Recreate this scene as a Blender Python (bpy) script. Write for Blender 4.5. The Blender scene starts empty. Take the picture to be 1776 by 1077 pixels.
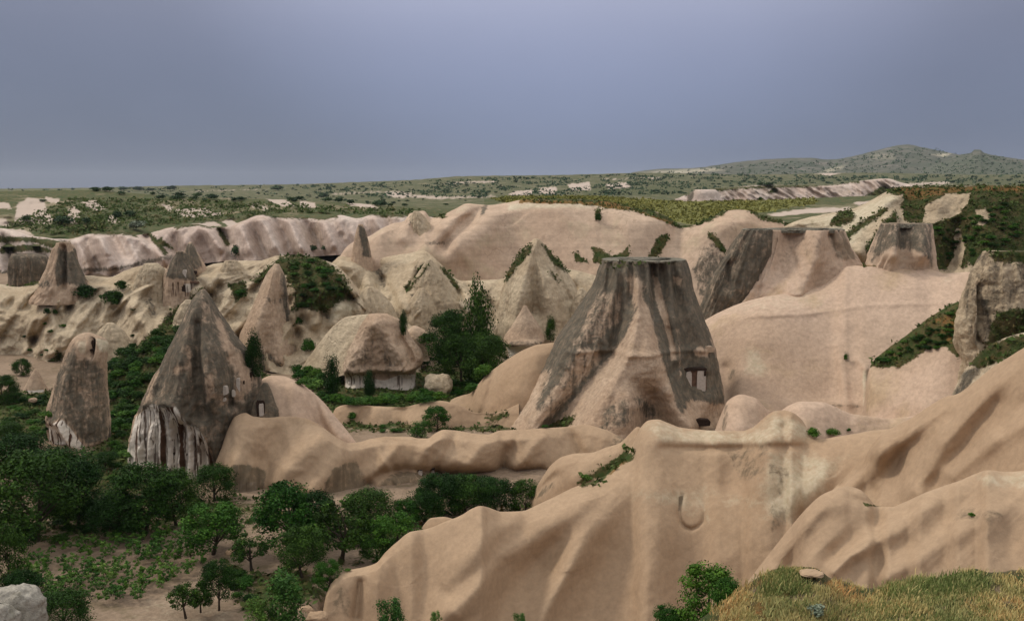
import bpy, math, random
import numpy as np

SC = bpy.context.scene
COL = SC.collection
RNG = np.random.default_rng(7)
random.seed(7)

# ------------------------------------------------------------------ camera, sky, sun, exposure
F = 1727.0                       # focal length in photograph pixels (1776 wide)
CAMZ = 40.0
PIT = math.atan(208.5 / F)
CP, SP = math.cos(PIT), math.sin(PIT)
cam_d = bpy.data.cameras.new('camera')
cam = bpy.data.objects.new('camera', cam_d)
COL.objects.link(cam)
cam.location = (0, 0, CAMZ)
cam.rotation_euler = (math.pi / 2 - PIT, 0, 0)
cam_d.sensor_width = 36.0
cam_d.lens = 36.0 * F / 1776.0
cam_d.clip_start = 0.5
cam_d.clip_end = 60000
SC.camera = cam

SUN_EL, SUN_AZ = math.radians(44), math.radians(-72)     # azimuth measured from +Y towards +X
world = bpy.data.worlds.new('World')
SC.world = world
world.use_nodes = True
wt = world.node_tree
wt.nodes.clear()


def wn(t, **kw):
    n = wt.nodes.new(t)
    for k, v in kw.items():
        setattr(n, k, v)
    return n


def wmath(op, a, b=None, clamp=False):
    n = wn('ShaderNodeMath', operation=op, use_clamp=clamp)
    for i, v in enumerate((a, b)):
        if v is None:
            continue
        if isinstance(v, (int, float)):
            n.inputs[i].default_value = v
        else:
            wt.links.new(v, n.inputs[i])
    return n.outputs[0]


w_out = wn('ShaderNodeOutputWorld')
w_bg = wn('ShaderNodeBackground')
w_sky = wn('ShaderNodeTexSky', sky_type='NISHITA')
w_sky.sun_disc = False
w_sky.sun_elevation = SUN_EL
w_sky.sun_rotation = SUN_AZ
w_tc = wn('ShaderNodeTexCoord')
w_sep = wn('ShaderNodeSeparateXYZ')
wt.links.new(w_tc.outputs['Generated'], w_sep.inputs[0])
w_el = wmath('MAXIMUM', w_sep.outputs['Z'], 0.0)
# overcast storm cloud: dull violet blue, growing lighter towards the zenith
w_ramp = wn('ShaderNodeValToRGB')
w_ramp.color_ramp.interpolation = 'B_SPLINE'
els = w_ramp.color_ramp.elements
els[0].position, els[0].color = 0.0, (0.098, 0.122, 0.196, 1)
els[1].position, els[1].color = 1.0, (1.45, 1.38, 1.33, 1)
for p_, c_ in ((0.08, (0.112, 0.134, 0.215, 1)), (0.20, (0.190, 0.202, 0.282, 1)), (0.34, (0.44, 0.43, 0.48, 1)), (0.55, (1.0, 0.96, 0.96, 1))):
    e = els.new(p_)
    e.color = c_
wt.links.new(w_el, w_ramp.inputs[0])
w_noise = wn('ShaderNodeTexNoise')
w_noise.inputs['Scale'].default_value = 2.0
w_noise.inputs['Detail'].default_value = 5
w_noise.inputs['Roughness'].default_value = 0.55
w_map = wn('ShaderNodeMapping')
w_map.inputs['Scale'].default_value = (1.0, 1.0, 1.6)
w_map.inputs['Location'].default_value = (1.13, 0.2, 0.55)
wt.links.new(w_tc.outputs['Generated'], w_map.inputs['Vector'])
wt.links.new(w_map.outputs[0], w_noise.inputs['Vector'])
# the thinner cloud where light comes through, a broad soft patch
w_dot = wn('ShaderNodeVectorMath', operation='DOT_PRODUCT')
wt.links.new(w_tc.outputs['Generated'], w_dot.inputs[0])
w_dot.inputs[1].default_value = (0.060, 0.940, 0.335)
w_pr = wn('ShaderNodeMapRange', interpolation_type='SMOOTHERSTEP')
wt.links.new(w_dot.outputs['Value'], w_pr.inputs['Value'])
w_pr.inputs['From Min'].default_value = 0.90
w_pr.inputs['From Max'].default_value = 1.0
w_pr.inputs['To Max'].default_value = 0.72
w_f = wmath('ADD', wmath('ADD', wmath('MULTIPLY', wmath('SUBTRACT', w_noise.outputs['Fac'], 0.5), 0.5), 1.0), w_pr.outputs[0])
w_mul = wn('ShaderNodeVectorMath', operation='SCALE')
wt.links.new(w_ramp.outputs[0], w_mul.inputs[0])
wt.links.new(w_f, w_mul.inputs['Scale'])
w_skys = wn('ShaderNodeVectorMath', operation='SCALE')
w_skys.inputs['Scale'].default_value = 0.10
wt.links.new(w_sky.outputs[0], w_skys.inputs[0])
w_mix = wn('ShaderNodeMix', data_type='RGBA')
w_mix.inputs['Factor'].default_value = 0.93
wt.links.new(w_skys.outputs[0], w_mix.inputs['A'])
wt.links.new(w_mul.outputs[0], w_mix.inputs['B'])
wt.links.new(w_mix.outputs['Result'], w_bg.inputs['Color'])
w_bg.inputs['Strength'].default_value = 1.0
wt.links.new(w_bg.outputs[0], w_out.inputs['Surface'])

sun_d = bpy.data.lights.new('sun', 'SUN')
sun = bpy.data.objects.new('sun', sun_d)
COL.objects.link(sun)
sun_d.energy = 1.5
sun_d.angle = math.radians(10)
sun_d.color = (1.0, 0.93, 0.83)
# direction towards the sun
sdx, sdy, sdz = math.sin(SUN_AZ) * math.cos(SUN_EL), math.cos(SUN_AZ) * math.cos(SUN_EL), math.sin(SUN_EL)
from mathutils import Vector, Matrix
sun.rotation_euler = Vector((sdx, sdy, sdz)).to_track_quat('Z', 'Y').to_euler()

SC.view_settings.view_transform = 'Standard'
SC.view_settings.look = 'None'
SC.view_settings.gamma = 1
SC.view_settings.exposure = 0.21
SC.render.engine = 'CYCLES'
SC.cycles.use_denoising = True
SC.cycles.max_bounces = 6
SC.cycles.diffuse_bounces = 2
SC.cycles.volume_bounces = 0


# ------------------------------------------------------------------ projection helpers
def W(px, py, D):
    """world point seen at photograph pixel px,py and lying D metres ahead"""
    px, py, D = np.asarray(px, float), np.asarray(py, float), np.asarray(D, float)
    cx, cz = (px - 888) / F, (538.5 - py) / F
    dy, dz = CP + SP * cz, -SP + CP * cz
    s = D / dy
    return np.stack(np.broadcast_arrays(cx * s, D, CAMZ + dz * s), -1)


def P(v):
    v = np.asarray(v, float)
    z = v[..., 2] - CAMZ
    fw = np.maximum(v[..., 1] * CP - z * SP, 0.01)
    up = v[..., 1] * SP + z * CP
    return 888 + F * v[..., 0] / fw, 538.5 - F * up / fw


def floorD(py):
    cz = (538.5 - py) / F
    return CAMZ * (CP + SP * cz) / (SP - CP * cz)


# ------------------------------------------------------------------ noise
_perm = np.random.default_rng(3).permutation(256)
_perm = np.concatenate([_perm, _perm, _perm])
_grad = np.random.default_rng(4).normal(size=(256, 3))
_grad /= np.linalg.norm(_grad, axis=1)[:, None]


def perlin(p):
    i = np.floor(p).astype(int)
    f = p - i
    u = f * f * f * (f * (f * 6 - 15) + 10)
    i &= 255
    out = 0
    for dx in (0, 1):
        for dy in (0, 1):
            for dz in (0, 1):
                h = _perm[_perm[_perm[(i[..., 0] + dx) & 255] + ((i[..., 1] + dy) & 255)] + ((i[..., 2] + dz) & 255)]
                g = _grad[h]
                d = g[..., 0] * (f[..., 0] - dx) + g[..., 1] * (f[..., 1] - dy) + g[..., 2] * (f[..., 2] - dz)
                w = (u[..., 0] if dx else 1 - u[..., 0]) * (u[..., 1] if dy else 1 - u[..., 1]) * (u[..., 2] if dz else 1 - u[..., 2])
                out = out + d * w
    return out * 1.6


def fbm(p, octv=4, gain=0.5):
    s, a, o = 0, 1.0, 0
    for k in range(octv):
        s = s + a * perlin(p * (2.03 ** k) + 17.3 * k)
        o += a
        a *= gain
    return s / o


def ridged(p, octv=3):
    s, a, o = 0, 1.0, 0
    for k in range(octv):
        s = s + a * (1 - 2.2 * np.abs(perlin(p * (2.03 ** k) + 11.7 * k)))
        o += a
        a *= 0.5
    return s / o


# ------------------------------------------------------------------ curves, ribs, masks
def pchip(x, y, xq):
    x, y = np.asarray(x, float), np.asarray(y, float)
    if len(x) < 3:
        return np.interp(xq, x, y)
    h = np.diff(x)
    d = np.diff(y) / h
    m = np.zeros(len(x))
    for k in range(1, len(x) - 1):
        if d[k - 1] * d[k] > 0:
            w1, w2 = 2 * h[k] + h[k - 1], h[k] + 2 * h[k - 1]
            m[k] = (w1 + w2) / (w1 / d[k - 1] + w2 / d[k])
    m[0], m[-1] = d[0], d[-1]
    k = np.clip(np.searchsorted(x, xq) - 1, 0, len(h) - 1)
    t = np.clip((xq - x[k]) / h[k], 0, 1)
    t2, t3 = t * t, t * t * t
    return (2 * t3 - 3 * t2 + 1) * y[k] + (t3 - 2 * t2 + t) * h[k] * m[k] + (-2 * t3 + 3 * t2) * y[k + 1] + (t3 - t2) * h[k] * m[k + 1]


def rib_offset(px, py, ribs, kk=1.0):
    """sum of ridges (positive, towards the viewer) and gullies; each rib [(x, y, halfwidth_px, metres), ...]"""
    tot = np.zeros_like(px)
    for rb in ribs:
        rb = [(r_[0], r_[1], r_[2] * 1.15, r_[3] * kk) for r_ in rb]
        best = np.full_like(px, 1e9)
        amp = np.zeros_like(px)
        for (x0, y0, w0, a0), (x1, y1, w1, a1) in zip(rb[:-1], rb[1:]):
            vx, vy = x1 - x0, y1 - y0
            t = np.clip(((px - x0) * vx + (py - y0) * vy) / (vx * vx + vy * vy + 1e-9), 0, 1)
            d = np.hypot(px - x0 - t * vx, py - y0 - t * vy) / (w0 + (w1 - w0) * t)
            m = d < best
            best = np.where(m, d, best)
            amp = np.where(m, a0 + (a1 - a0) * t, amp)
        tot += amp * np.exp(-(np.sqrt(best ** 2 + 0.12) - 0.346) ** 1.35)
    return tot


def poly_mask(px, py, poly, soft=5.0):
    q = np.asarray(poly, float)
    n = len(q)
    best = np.full(px.shape, 1e9)
    inside = np.zeros(px.shape, bool)
    for k in range(n):
        x0, y0 = q[k]
        x1, y1 = q[(k + 1) % n]
        vx, vy = x1 - x0, y1 - y0
        t = np.clip(((px - x0) * vx + (py - y0) * vy) / (vx * vx + vy * vy + 1e-9), 0, 1)
        best = np.minimum(best, np.hypot(px - x0 - t * vx, py - y0 - t * vy))
        c = ((y0 > py) != (y1 > py))
        xi = x0 + (py - y0) / (y1 - y0 if y1 != y0 else 1e-9) * vx
        inside ^= c & (px < xi)
    sd = np.where(inside, -best, best)
    return np.clip(0.5 - sd / (2 * soft), 0, 1)


def band(pts, w):
    """polygon of a band of half width w px around a polyline"""
    p = np.asarray(pts, float)
    d = np.gradient(p, axis=0)
    n = np.stack([-d[:, 1], d[:, 0]], 1)
    n /= np.linalg.norm(n, axis=1)[:, None] + 1e-9
    return [tuple(a) for a in p + n * w] + [tuple(a) for a in (p - n * w)[::-1]]


# ------------------------------------------------------------------ mesh building
def mesh_from(name, verts, quads, mat, attrs=None, smooth=True, tris=None):
    me = bpy.data.meshes.new(name)
    verts = np.asarray(verts, np.float32).reshape(-1, 3)
    faces = []
    nq = 0 if quads is None else len(quads)
    nt = 0 if tris is None else len(tris)
    me.vertices.add(len(verts))
    me.vertices.foreach_set('co', verts.ravel())
    idx = []
    if nq:
        idx.append(np.asarray(quads, np.int32).ravel())
    if nt:
        idx.append(np.asarray(tris, np.int32).ravel())
    idx = np.concatenate(idx)
    me.loops.add(len(idx))
    me.loops.foreach_set('vertex_index', idx)
    me.polygons.add(nq + nt)
    starts = np.concatenate([np.arange(nq) * 4, nq * 4 + np.arange(nt) * 3]).astype(np.int32)
    me.polygons.foreach_set('loop_start', starts)
    me.update(calc_edges=True)
    me.polygons.foreach_set('use_smooth', np.full(nq + nt, smooth))
    for k, a in (attrs or {}).items():
        at = me.attributes.new(k, 'FLOAT', 'POINT')
        at.data.foreach_set('value', np.asarray(a, np.float32).ravel())
    if mat is not None:
        me.materials.append(mat)
    me.validate()
    return me


def grid_quads(nr, nc, wrap=False):
    r = np.arange(nr - 1)[:, None]
    c = np.arange(nc if wrap else nc - 1)[None, :]
    c1 = (c + 1) % nc
    return np.stack([r * nc + c, r * nc + c1, (r + 1) * nc + c1, (r + 1) * nc + c], -1).reshape(-1, 4)


def link(name, me, parent=None, loc=None, kind=None, label=None, cat=None, group=None):
    o = bpy.data.objects.new(name, me)
    COL.objects.link(o)
    if parent is not None:
        o.parent = parent
    if loc is not None:
        o.location = loc
    if kind:
        o['kind'] = kind
    if label:
        o['label'] = label
    if cat:
        o['category'] = cat
    if group:
        o['group'] = group
    return o


# surfaces that plants and fittings can be set on, for finding the point under a pixel
from mathutils.bvhtree import BVHTree
SURF = []


def add_surface(verts, quads, name):
    SURF.append((name, BVHTree.FromPolygons([tuple(v) for v in verts], [tuple(int(i) for i in q) for q in quads]), verts, quads))


def hit(px, py, only=None):
    d = W(px, py, 100.0) - np.array([0, 0, CAMZ])
    d = Vector(d / np.linalg.norm(d))
    o = Vector((0, 0, CAMZ))
    best = None
    for n, b, _, _ in SURF:
        if only and n not in only:
            continue
        loc, nor, i, dist = b.ray_cast(o, d)
        if loc is not None and (best is None or dist < best[2]):
            best = (loc, nor, dist)
    return best


def masks_for(px, py, masks, co):
    out = {}
    wob = 3.5 * fbm(co * 0.25, 3)
    wob2 = 3.5 * fbm(co * 0.25 + 50, 3)
    for k, polys in (masks or {}).items():
        v = np.zeros(px.shape)
        for pl in polys:
            soft, amt = 5.0, 1.0
            if isinstance(pl, tuple) and len(pl) in (2, 3) and isinstance(pl[0], list):
                amt = pl[2] if len(pl) == 3 else 1.0
                pl, soft = pl[0], pl[1]
            if k == 'green':
                soft = soft * 1.7
            v = np.maximum(v, amt * poly_mask(px + wob, py + wob2, pl, soft))
        out[k] = v
    if 'cut' in out:
        c_ = out.pop('cut')
        if 'dark' in out:
            out['dark'] = out['dark'] * (1 - c_)
    if 'patch' in out:
        out['dark'] = np.maximum(out.get('dark', 0), out.pop('patch'))
    return out


ALLMASK = {}


def relief(name, crest, foot, mat, step=2.6, p=0.62, ribs=(), k=1.0, namp=0.5, nscale=0.12, rid=None, ribk=0.5, flute=0.0, fscale=0.5, fdir=0.0,
           masks=None, back=(26, 16), cnoise=0.6, kind='structure', surf=True, terr=0.0, **tags):
    """a landform: crest line (px, py, D), foot line (px, py[, D]); D of the foot follows from the slope k when left out"""
    cx = [c[0] for c in crest]
    x0, x1 = cx[0], cx[-1]
    fd = [f for f in foot]
    hmax = max(np.interp(np.linspace(x0, x1, 40), [f[0] for f in fd], [f[1] for f in fd]) - np.interp(np.linspace(x0, x1, 40), cx, [c[1] for c in crest]))
    nc = max(12, int((x1 - x0) / step))
    nr = max(8, int(hmax / step))
    X = np.linspace(x0, x1, nc)
    cy = pchip(cx, [c[1] for c in crest], X)
    cD = pchip(cx, [c[2] for c in crest], X)
    fy = np.maximum(pchip([f[0] for f in fd], [f[1] for f in fd], X), cy + 1.0)
    if len(fd[0]) > 2:
        fD = pchip([f[0] for f in fd], [f[2] for f in fd], X)
    else:
        a, b = (cy - 330) / F, (fy - 330) / F
        fD = cD * (k + a) / (k + b)
    cy = cy + cnoise * fbm(np.stack([X * 0.06, X * 0 + cD[0], X * 0], -1), 4) * 2
    t = np.linspace(0, 1, nr)[:, None] ** 1.15
    px = np.broadcast_to(X[None, :], (nr, nc)).copy()
    py = cy[None, :] + (fy - cy)[None, :] * t
    g = 0.55 * t ** p + 0.45 * t
    D = cD[None, :] + (fD - cD)[None, :] * g
    co = W(px, py, D)
    fade = np.clip(t * 9, 0, 1) ** 0.7
    off = rib_offset(px, py, ribs, ribk) * fade
    n = fbm(co * nscale, 4) * namp + fbm(co * nscale * 4 + 30, 3) * namp * 0.22
    if flute:
        q = np.stack([(px * math.cos(fdir) + py * math.sin(fdir)) * fscale * 0.05, (-px * math.sin(fdir) + py * math.cos(fdir)) * fscale * 0.008, px * 0], -1)
        n = n + flute * ridged(q, 3)
    if rid:
        rc = co * np.array([rid[1], rid[1], rid[1] * 0.45])
        n = n + rid[0] * ridged(rc + 0.6 * fbm(rc, 2)[..., None], 4)
    off = off + n * fade
    if terr:
        off = off + terr * np.sin(co[..., 2] * 1.7 + 2 * fbm(co * 0.05, 2)) * fade
    D2 = D - off
    co = W(px, py, D2)
    # far side of the landform
    nb = 7
    s = (np.arange(1, nb + 1) / nb)[::-1, None]
    bx = np.broadcast_to(co[0][None], (nb, nc, 3)).copy()
    bx[..., 1] += back[0] * s
    bx[..., 2] -= back[1] * s ** 1.4 + 0.05
    bx[..., 0] *= bx[..., 1] / co[0][None, :, 1]
    co = np.concatenate([bx, co], 0)
    pxa = np.concatenate([np.broadcast_to(px[0], (nb, nc)), px], 0)
    pya = np.concatenate([np.broadcast_to(py[0], (nb, nc)), py], 0)
    attrs = masks_for(pxa, pya, masks, co)
    quads = grid_quads(nr + nb, nc)[:, ::-1]
    V = co.reshape(-1, 3)
    me = mesh_from(name, V, quads, mat, attrs)
    o = link(name, me, kind=kind, label=tags.get('label'), cat=tags.get('cat'), group=tags.get('group'))
    if surf:
        sub = quads[nb * (nc - 1):]
        add_surface(V, sub, tags.get('key', name))
    for kk, vv in attrs.items():
        if kk == 'green' and 'pale' in attrs and mat.name in ('plateau_soil', 'far_slope'):
            vv = vv * (attrs['pale'] < 0.3)
        ALLMASK.setdefault(kk, []).append((V[(nb) * nc:], (quads[nb * (nc - 1):] - nb * nc), vv.reshape(-1)[nb * nc:]))
    return o


def tower(name, L, R, D, mat, label, cat='rock formation', group=None, dr=0.9, nth=120, step=2.2, namp=0.06, nscale=0.25,
          flute=0.05, fk=3.0, ribs=(), masks=None, flat=False, sup=1.0, surf=True, tilt=0.0, key=None, sil=0.35, rough=0.0):
    """free-standing rock: left and right outlines as (px, py) from top to bottom, closed all round"""
    top, bot = min(L[0][1], R[0][1]), max(L[-1][1], R[-1][1])
    nr = max(10, int((bot - top) / step))
    Y = np.linspace(top, bot, nr)
    xl = pchip([a[1] for a in L], [a[0] for a in L], Y)
    xr = pchip([a[1] for a in R], [a[0] for a in R], Y)
    th = np.linspace(0, 2 * math.pi, nth, endpoint=False)
    c0, c1 = W(xl, Y, D), W(xr, Y, D)
    ctr = (c0 + c1) / 2
    hw = np.maximum((c1[:, 0] - c0[:, 0]) / 2, 0.06)
    ct, st = np.cos(th), np.sin(th)
    ex = 2.0 / (2.0 * sup)
    ctp = np.sign(ct) * np.abs(ct) ** ex
    stp = np.sign(st) * np.abs(st) ** ex
    base = np.stack([np.broadcast_to(ct * 3, (nr, nth)), np.broadcast_to(st * 3, (nr, nth)), np.broadcast_to(ctr[:, 2:3] * nscale * 0.4, (nr, nth))], -1)
    sd = D * 0.37
    w = sil + (1 - sil) * (1 - np.abs(ct)) ** 0.5
    r = 1 + w * (flute * ridged(base * np.array([fk / 3, fk / 3, 0.5]) + sd, 3) - flute * 0.25)
    co = np.stack([ctr[:, 0:1] + hw[:, None] * ctp * r, D + tilt * (ctr[:, 2:3] - ctr[-1, 2]) + hw[:, None] * dr * stp * r, np.broadcast_to(ctr[:, 2:3], (nr, nth))], -1)
    nn = fbm(co * nscale, 4)
    nf = fbm(co * nscale * 5 + 9, 3)
    amt = (namp * nn + namp * 0.3 * nf) * hw[:, None] * w * 2.0
    if rough:
        amt = amt + rough * ridged(co * 0.9, 3) * w
    co[..., 0] += ct * amt
    co[..., 1] += st * amt
    if ribs:
        ppx, ppy = P(co)
        off = rib_offset(ppx, ppy, ribs, 1.35) * np.clip(-st, 0, 1) ** 0.5
        co[..., 1] -= off
    if flat:
        m = np.array([ctr[0, 0], co[0, :, 1].mean(), ctr[0, 2]])
        caps = [co[0] + (m - co[0]) * f + np.array([0, 0, 1]) * 0.25 * fbm(co[0] * 0.3 + f * 3, 2)[:, None] for f in (0.97, 0.66, 0.33)]
        co = np.concatenate([np.stack(caps[::-1]), co], 0)
    nr2 = co.shape[0]
    V = co.reshape(-1, 3)
    V = np.concatenate([V, [co[0].mean(0) + [0, 0, 0.05]]])
    quads = grid_quads(nr2, nth, True)
    quads = quads[:, ::-1]
    tl = np.arange(nth)
    tris = np.stack([np.full(nth, len(V) - 1), (tl), (tl + 1) % nth], -1)
    ppx, ppy = P(V)
    attrs = masks_for(ppx, ppy, masks, V)
    me = mesh_from(name, V, quads, mat, attrs, tris=tris)
    root = V[:-1].reshape(nr2, nth, 3)[-1].mean(0)
    me.transform(Matrix.Translation(-Vector(root)))
    o = link(name, me, loc=tuple(root), label=label, cat=cat, group=group)
    if surf:
        add_surface(V, quads, key or name)
    front = np.tile(st < 0.3, (nr2, 1)).reshape(-1)
    for kk, vv in attrs.items():
        ALLMASK.setdefault(kk, []).append((V, quads[front[quads[:, 0]]], vv.reshape(-1)))
    return o


# ------------------------------------------------------------------ materials
def new_mat(name):
    m = bpy.data.materials.new(name)
    m.use_nodes = True
    nt = m.node_tree
    nt.nodes.clear()
    out = nt.nodes.new('ShaderNodeOutputMaterial')
    b = nt.nodes.new('ShaderNodeBsdfPrincipled')
    b.inputs['Roughness'].default_value = 0.95
    b.inputs['Specular IOR Level'].default_value = 0.12
    nt.links.new(b.outputs[0], out.inputs['Surface'])
    return m, nt, b


class NT:
    def __init__(s, nt):
        s.t = nt

    def n(s, t, **kw):
        x = s.t.nodes.new(t)
        for k, v in kw.items():
            setattr(x, k, v)
        return x

    def put(s, sock, v):
        if hasattr(v, 'is_linked') or hasattr(v, 'links'):
            s.t.links.new(v, sock)
        else:
            sock.default_value = v

    def math(s, op, a, b=0.0, clamp=False):
        x = s.n('ShaderNodeMath', operation=op, use_clamp=clamp)
        s.put(x.inputs[0], a)
        s.put(x.inputs[1], b)
        return x.outputs[0]

    def noise(s, vec, scale, detail=4, rough=0.55, dist=0.0):
        x = s.n('ShaderNodeTexNoise')
        s.t.links.new(vec, x.inputs['Vector'])
        x.inputs['Scale'].default_value = scale
        x.inputs['Detail'].default_value = detail
        x.inputs['Roughness'].default_value = rough
        x.inputs['Distortion'].default_value = dist
        return x.outputs['Fac']

    def noise3(s, vec, scale):
        x = s.n('ShaderNodeTexNoise')
        s.t.links.new(vec, x.inputs['Vector'])
        x.inputs['Scale'].default_value = scale
        x.inputs['Detail'].default_value = 3
        return x.outputs['Color']

    def mapv(s, vec, sc):
        x = s.n('ShaderNodeMapping')
        x.inputs['Scale'].default_value = sc
        s.t.links.new(vec, x.inputs['Vector'])
        return x.outputs[0]

    def rng(s, v, a, b, c=0.0, d=1.0):
        x = s.n('ShaderNodeMapRange', interpolation_type='SMOOTHSTEP')
        s.put(x.inputs['Value'], v)
        x.inputs['From Min'].default_value = a
        x.inputs['From Max'].default_value = b
        x.inputs['To Min'].default_value = c
        x.inputs['To Max'].default_value = d
        return x.outputs[0]

    def mix(s, f, a, b):
        x = s.n('ShaderNodeMix', data_type='RGBA')
        s.put(x.inputs['Factor'], f)
        s.put(x.inputs['A'], a)
        s.put(x.inputs['B'], b)
        return x.outputs['Result']

    def attr(s, name):
        x = s.n('ShaderNodeAttribute', attribute_name=name)
        return x.outputs['Fac']


def c4(c):
    return (c[0], c[1], c[2], 1.0)


def rock_mat(name, a, b, c=None, scale=0.06, strata=0.15, streaky=0.10, bump=0.35, bscale=1.6, mot=0.25, auto_dark=0.0, green=(0.045, 0.066, 0.018),
             green2=(0.105, 0.082, 0.035), crack=0.35, dark=(0.105, 0.095, 0.072), dark2=(0.19, 0.15, 0.105), gauto=0.0):
    m, nt, bs = new_mat(name)
    T = NT(nt)
    geo = T.n('ShaderNodeNewGeometry')
    pos = geo.outputs['Position']
    n1 = T.noise(pos, scale, 5, 0.55, 0.4)
    col = T.mix(T.rng(n1, 0.35, 0.65), c4(a), c4(b))
    if c is not None:
        n2 = T.noise(pos, scale * 2.7, 4, 0.6, 0.3)
        col = T.mix(T.math('MULTIPLY', T.rng(n2, 0.52, 0.72), 0.75), col, c4(c))
    # horizontal beds
    sv = T.noise(T.mapv(pos, (0.02, 0.02, 0.9)), 1.0, 4, 0.6, 0.3)
    col = T.mix(T.math('MULTIPLY', T.rng(sv, 0.42, 0.62), strata), col, c4([x * 0.62 for x in a]))
    # rain streaks running down
    st = T.noise(T.mapv(pos, (0.9, 0.9, 0.07)), 1.0, 4, 0.6, 0.8)
    col = T.mix(T.math('MULTIPLY', T.rng(st, 0.5, 0.72), streaky), col, c4([x * 0.5 for x in a]))
    col = T.mix(T.math('MULTIPLY', T.rng(st, 0.48, 0.28), streaky * 0.8), col, c4([min(0.75, x * 1.35 + 0.03) for x in b]))
    # fine joints and cracks
    vo = T.n('ShaderNodeTexVoronoi', feature='DISTANCE_TO_EDGE')
    wrp = T.n('ShaderNodeVectorMath', operation='MULTIPLY_ADD')
    nt.links.new(T.noise3(pos, 0.35), wrp.inputs[0])
    wrp.inputs[1].default_value = (5, 5, 5)
    nt.links.new(T.mapv(pos, (1, 1, 0.6)), wrp.inputs[2])
    nt.links.new(wrp.outputs[0], vo.inputs['Vector'])
    vo.inputs['Scale'].default_value = 0.11
    crk = T.math('MULTIPLY', T.rng(vo.outputs['Distance'], 0.022, 0.0), T.rng(T.noise(pos, 0.07, 3), 0.48, 0.62))
    col = T.mix(T.math('MULTIPLY', crk, crack), col, c4([x * 0.45 for x in a]))
    # speckle of small pits and grains
    n3 = T.noise(pos, bscale * 1.4, 5, 0.75)
    hsv = T.n('ShaderNodeHueSaturation')
    T.put(hsv.inputs['Color'], col)
    T.put(hsv.inputs['Value'], T.rng(n3, 0.25, 0.75, 1.0 - mot, 1.0 + mot * 0.75))
    col = hsv.outputs[0]
    eN = T.math('SUBTRACT', T.noise(pos, 0.55, 6, 0.72, 0.5), 0.5)
    eF = T.math('SUBTRACT', T.noise(pos, 2.2, 4, 0.7, 0.2), 0.5)
    edge = T.math('ADD', T.math('MULTIPLY', eN, 1.0), T.math('MULTIPLY', eF, 0.5))

    def layer(nm, amount=1.0, lo=0.42, hi=0.60, jit=1.0):
        at = T.attr(nm)
        live = T.rng(at, 0.02, 0.2)
        v = T.math('ADD', at, T.math('MULTIPLY', edge, jit))
        return T.math('MULTIPLY', T.math('MULTIPLY', T.rng(v, lo, hi), live), amount)

    # pale bare tuff
    pn = T.mix(T.rng(n3, 0.3, 0.7), (0.46, 0.40, 0.27, 1), (0.60, 0.52, 0.38, 1))
    col = T.mix(layer('pale', 0.85, 0.2, 0.7 if gauto else 0.9), col, (0.50, 0.40, 0.33, 1) if gauto else pn)
    wn_ = T.mix(T.rng(n3, 0.3, 0.7), (0.60, 0.52, 0.43, 1), (0.72, 0.64, 0.54, 1))
    col = T.mix(layer('white', 1.0, 0.4, 0.6, 0.2), col, wn_)
    # brown seep streaks on white walls
    s2 = T.noise(T.mapv(pos, (1.0, 0.22, 0.018)), 1.35, 2, 0.5, 0.0)
    s3 = T.noise(T.mapv(pos, (1.0, 0.2, 0.03)), 3.2, 2, 0.5, 0.0)
    sm = T.math('MAXIMUM', T.rng(s2, 0.57, 0.62), T.math('MULTIPLY', T.rng(s3, 0.56, 0.61), 0.8))
    col = T.mix(T.math('MULTIPLY', T.rng(T.attr('streak'), 0.3, 0.7), sm), col, (0.075, 0.040, 0.024, 1))
    # dark layer: lichen, painted cave and overhang shade, other dark patches
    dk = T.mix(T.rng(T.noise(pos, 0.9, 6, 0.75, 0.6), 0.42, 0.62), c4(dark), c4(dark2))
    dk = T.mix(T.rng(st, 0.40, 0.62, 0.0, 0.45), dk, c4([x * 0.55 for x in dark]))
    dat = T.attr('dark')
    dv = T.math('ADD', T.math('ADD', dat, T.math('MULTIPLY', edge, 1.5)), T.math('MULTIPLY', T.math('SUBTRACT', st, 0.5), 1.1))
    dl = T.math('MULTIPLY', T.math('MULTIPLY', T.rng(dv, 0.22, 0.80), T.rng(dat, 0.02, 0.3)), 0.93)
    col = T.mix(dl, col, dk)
    # scrub and grass
    gn = T.noise(pos, 0.35, 6, 0.75)
    gr = T.mix(T.rng(gn, 0.40, 0.60), c4(green), c4(green2))
    gr = T.mix(T.rng(T.noise(pos, 2.5, 4, 0.8), 0.45, 0.7, 0.0, 0.6), gr, c4([x * 0.45 for x in green]))
    gl = layer('green', 1.0, 0.38, 0.60, 1.5)
    if gauto:
        nz = T.n('ShaderNodeSeparateXYZ')
        nt.links.new(geo.outputs['Normal'], nz.inputs[0])
        v = T.math('ADD', T.math('MULTIPLY', T.noise(pos, 0.045, 5, 0.6, 0.5), 1.0), T.math('MULTIPLY', T.math('SUBTRACT', nz.outputs['Z'], 0.6), 0.35))
        gl = T.math('MAXIMUM', gl, T.rng(v, 0.60 - gauto, 0.66 - gauto))
        gl = T.math('MULTIPLY', gl, T.rng(T.math('ADD', T.attr('pale'), T.math('MULTIPLY', edge, 0.5)), 0.5, 0.3))
    col = T.mix(gl, col, gr)
    yl = T.mix(T.rng(T.noise(pos, 0.5, 6, 0.8), 0.42, 0.60), (0.11, 0.115, 0.035, 1), (0.21, 0.195, 0.05, 1))
    col = T.mix(layer('yellow', 1.0, 0.4, 0.6, 0.6), col, yl)
    og = T.mix(T.rng(n3, 0.35, 0.65), (0.22, 0.10, 0.035, 1), (0.16, 0.12, 0.04, 1))
    col = T.mix(layer('rust', 1.0, 0.45, 0.75, 1.0), col, og)
    T.put(bs.inputs['Base Color'], col)
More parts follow.
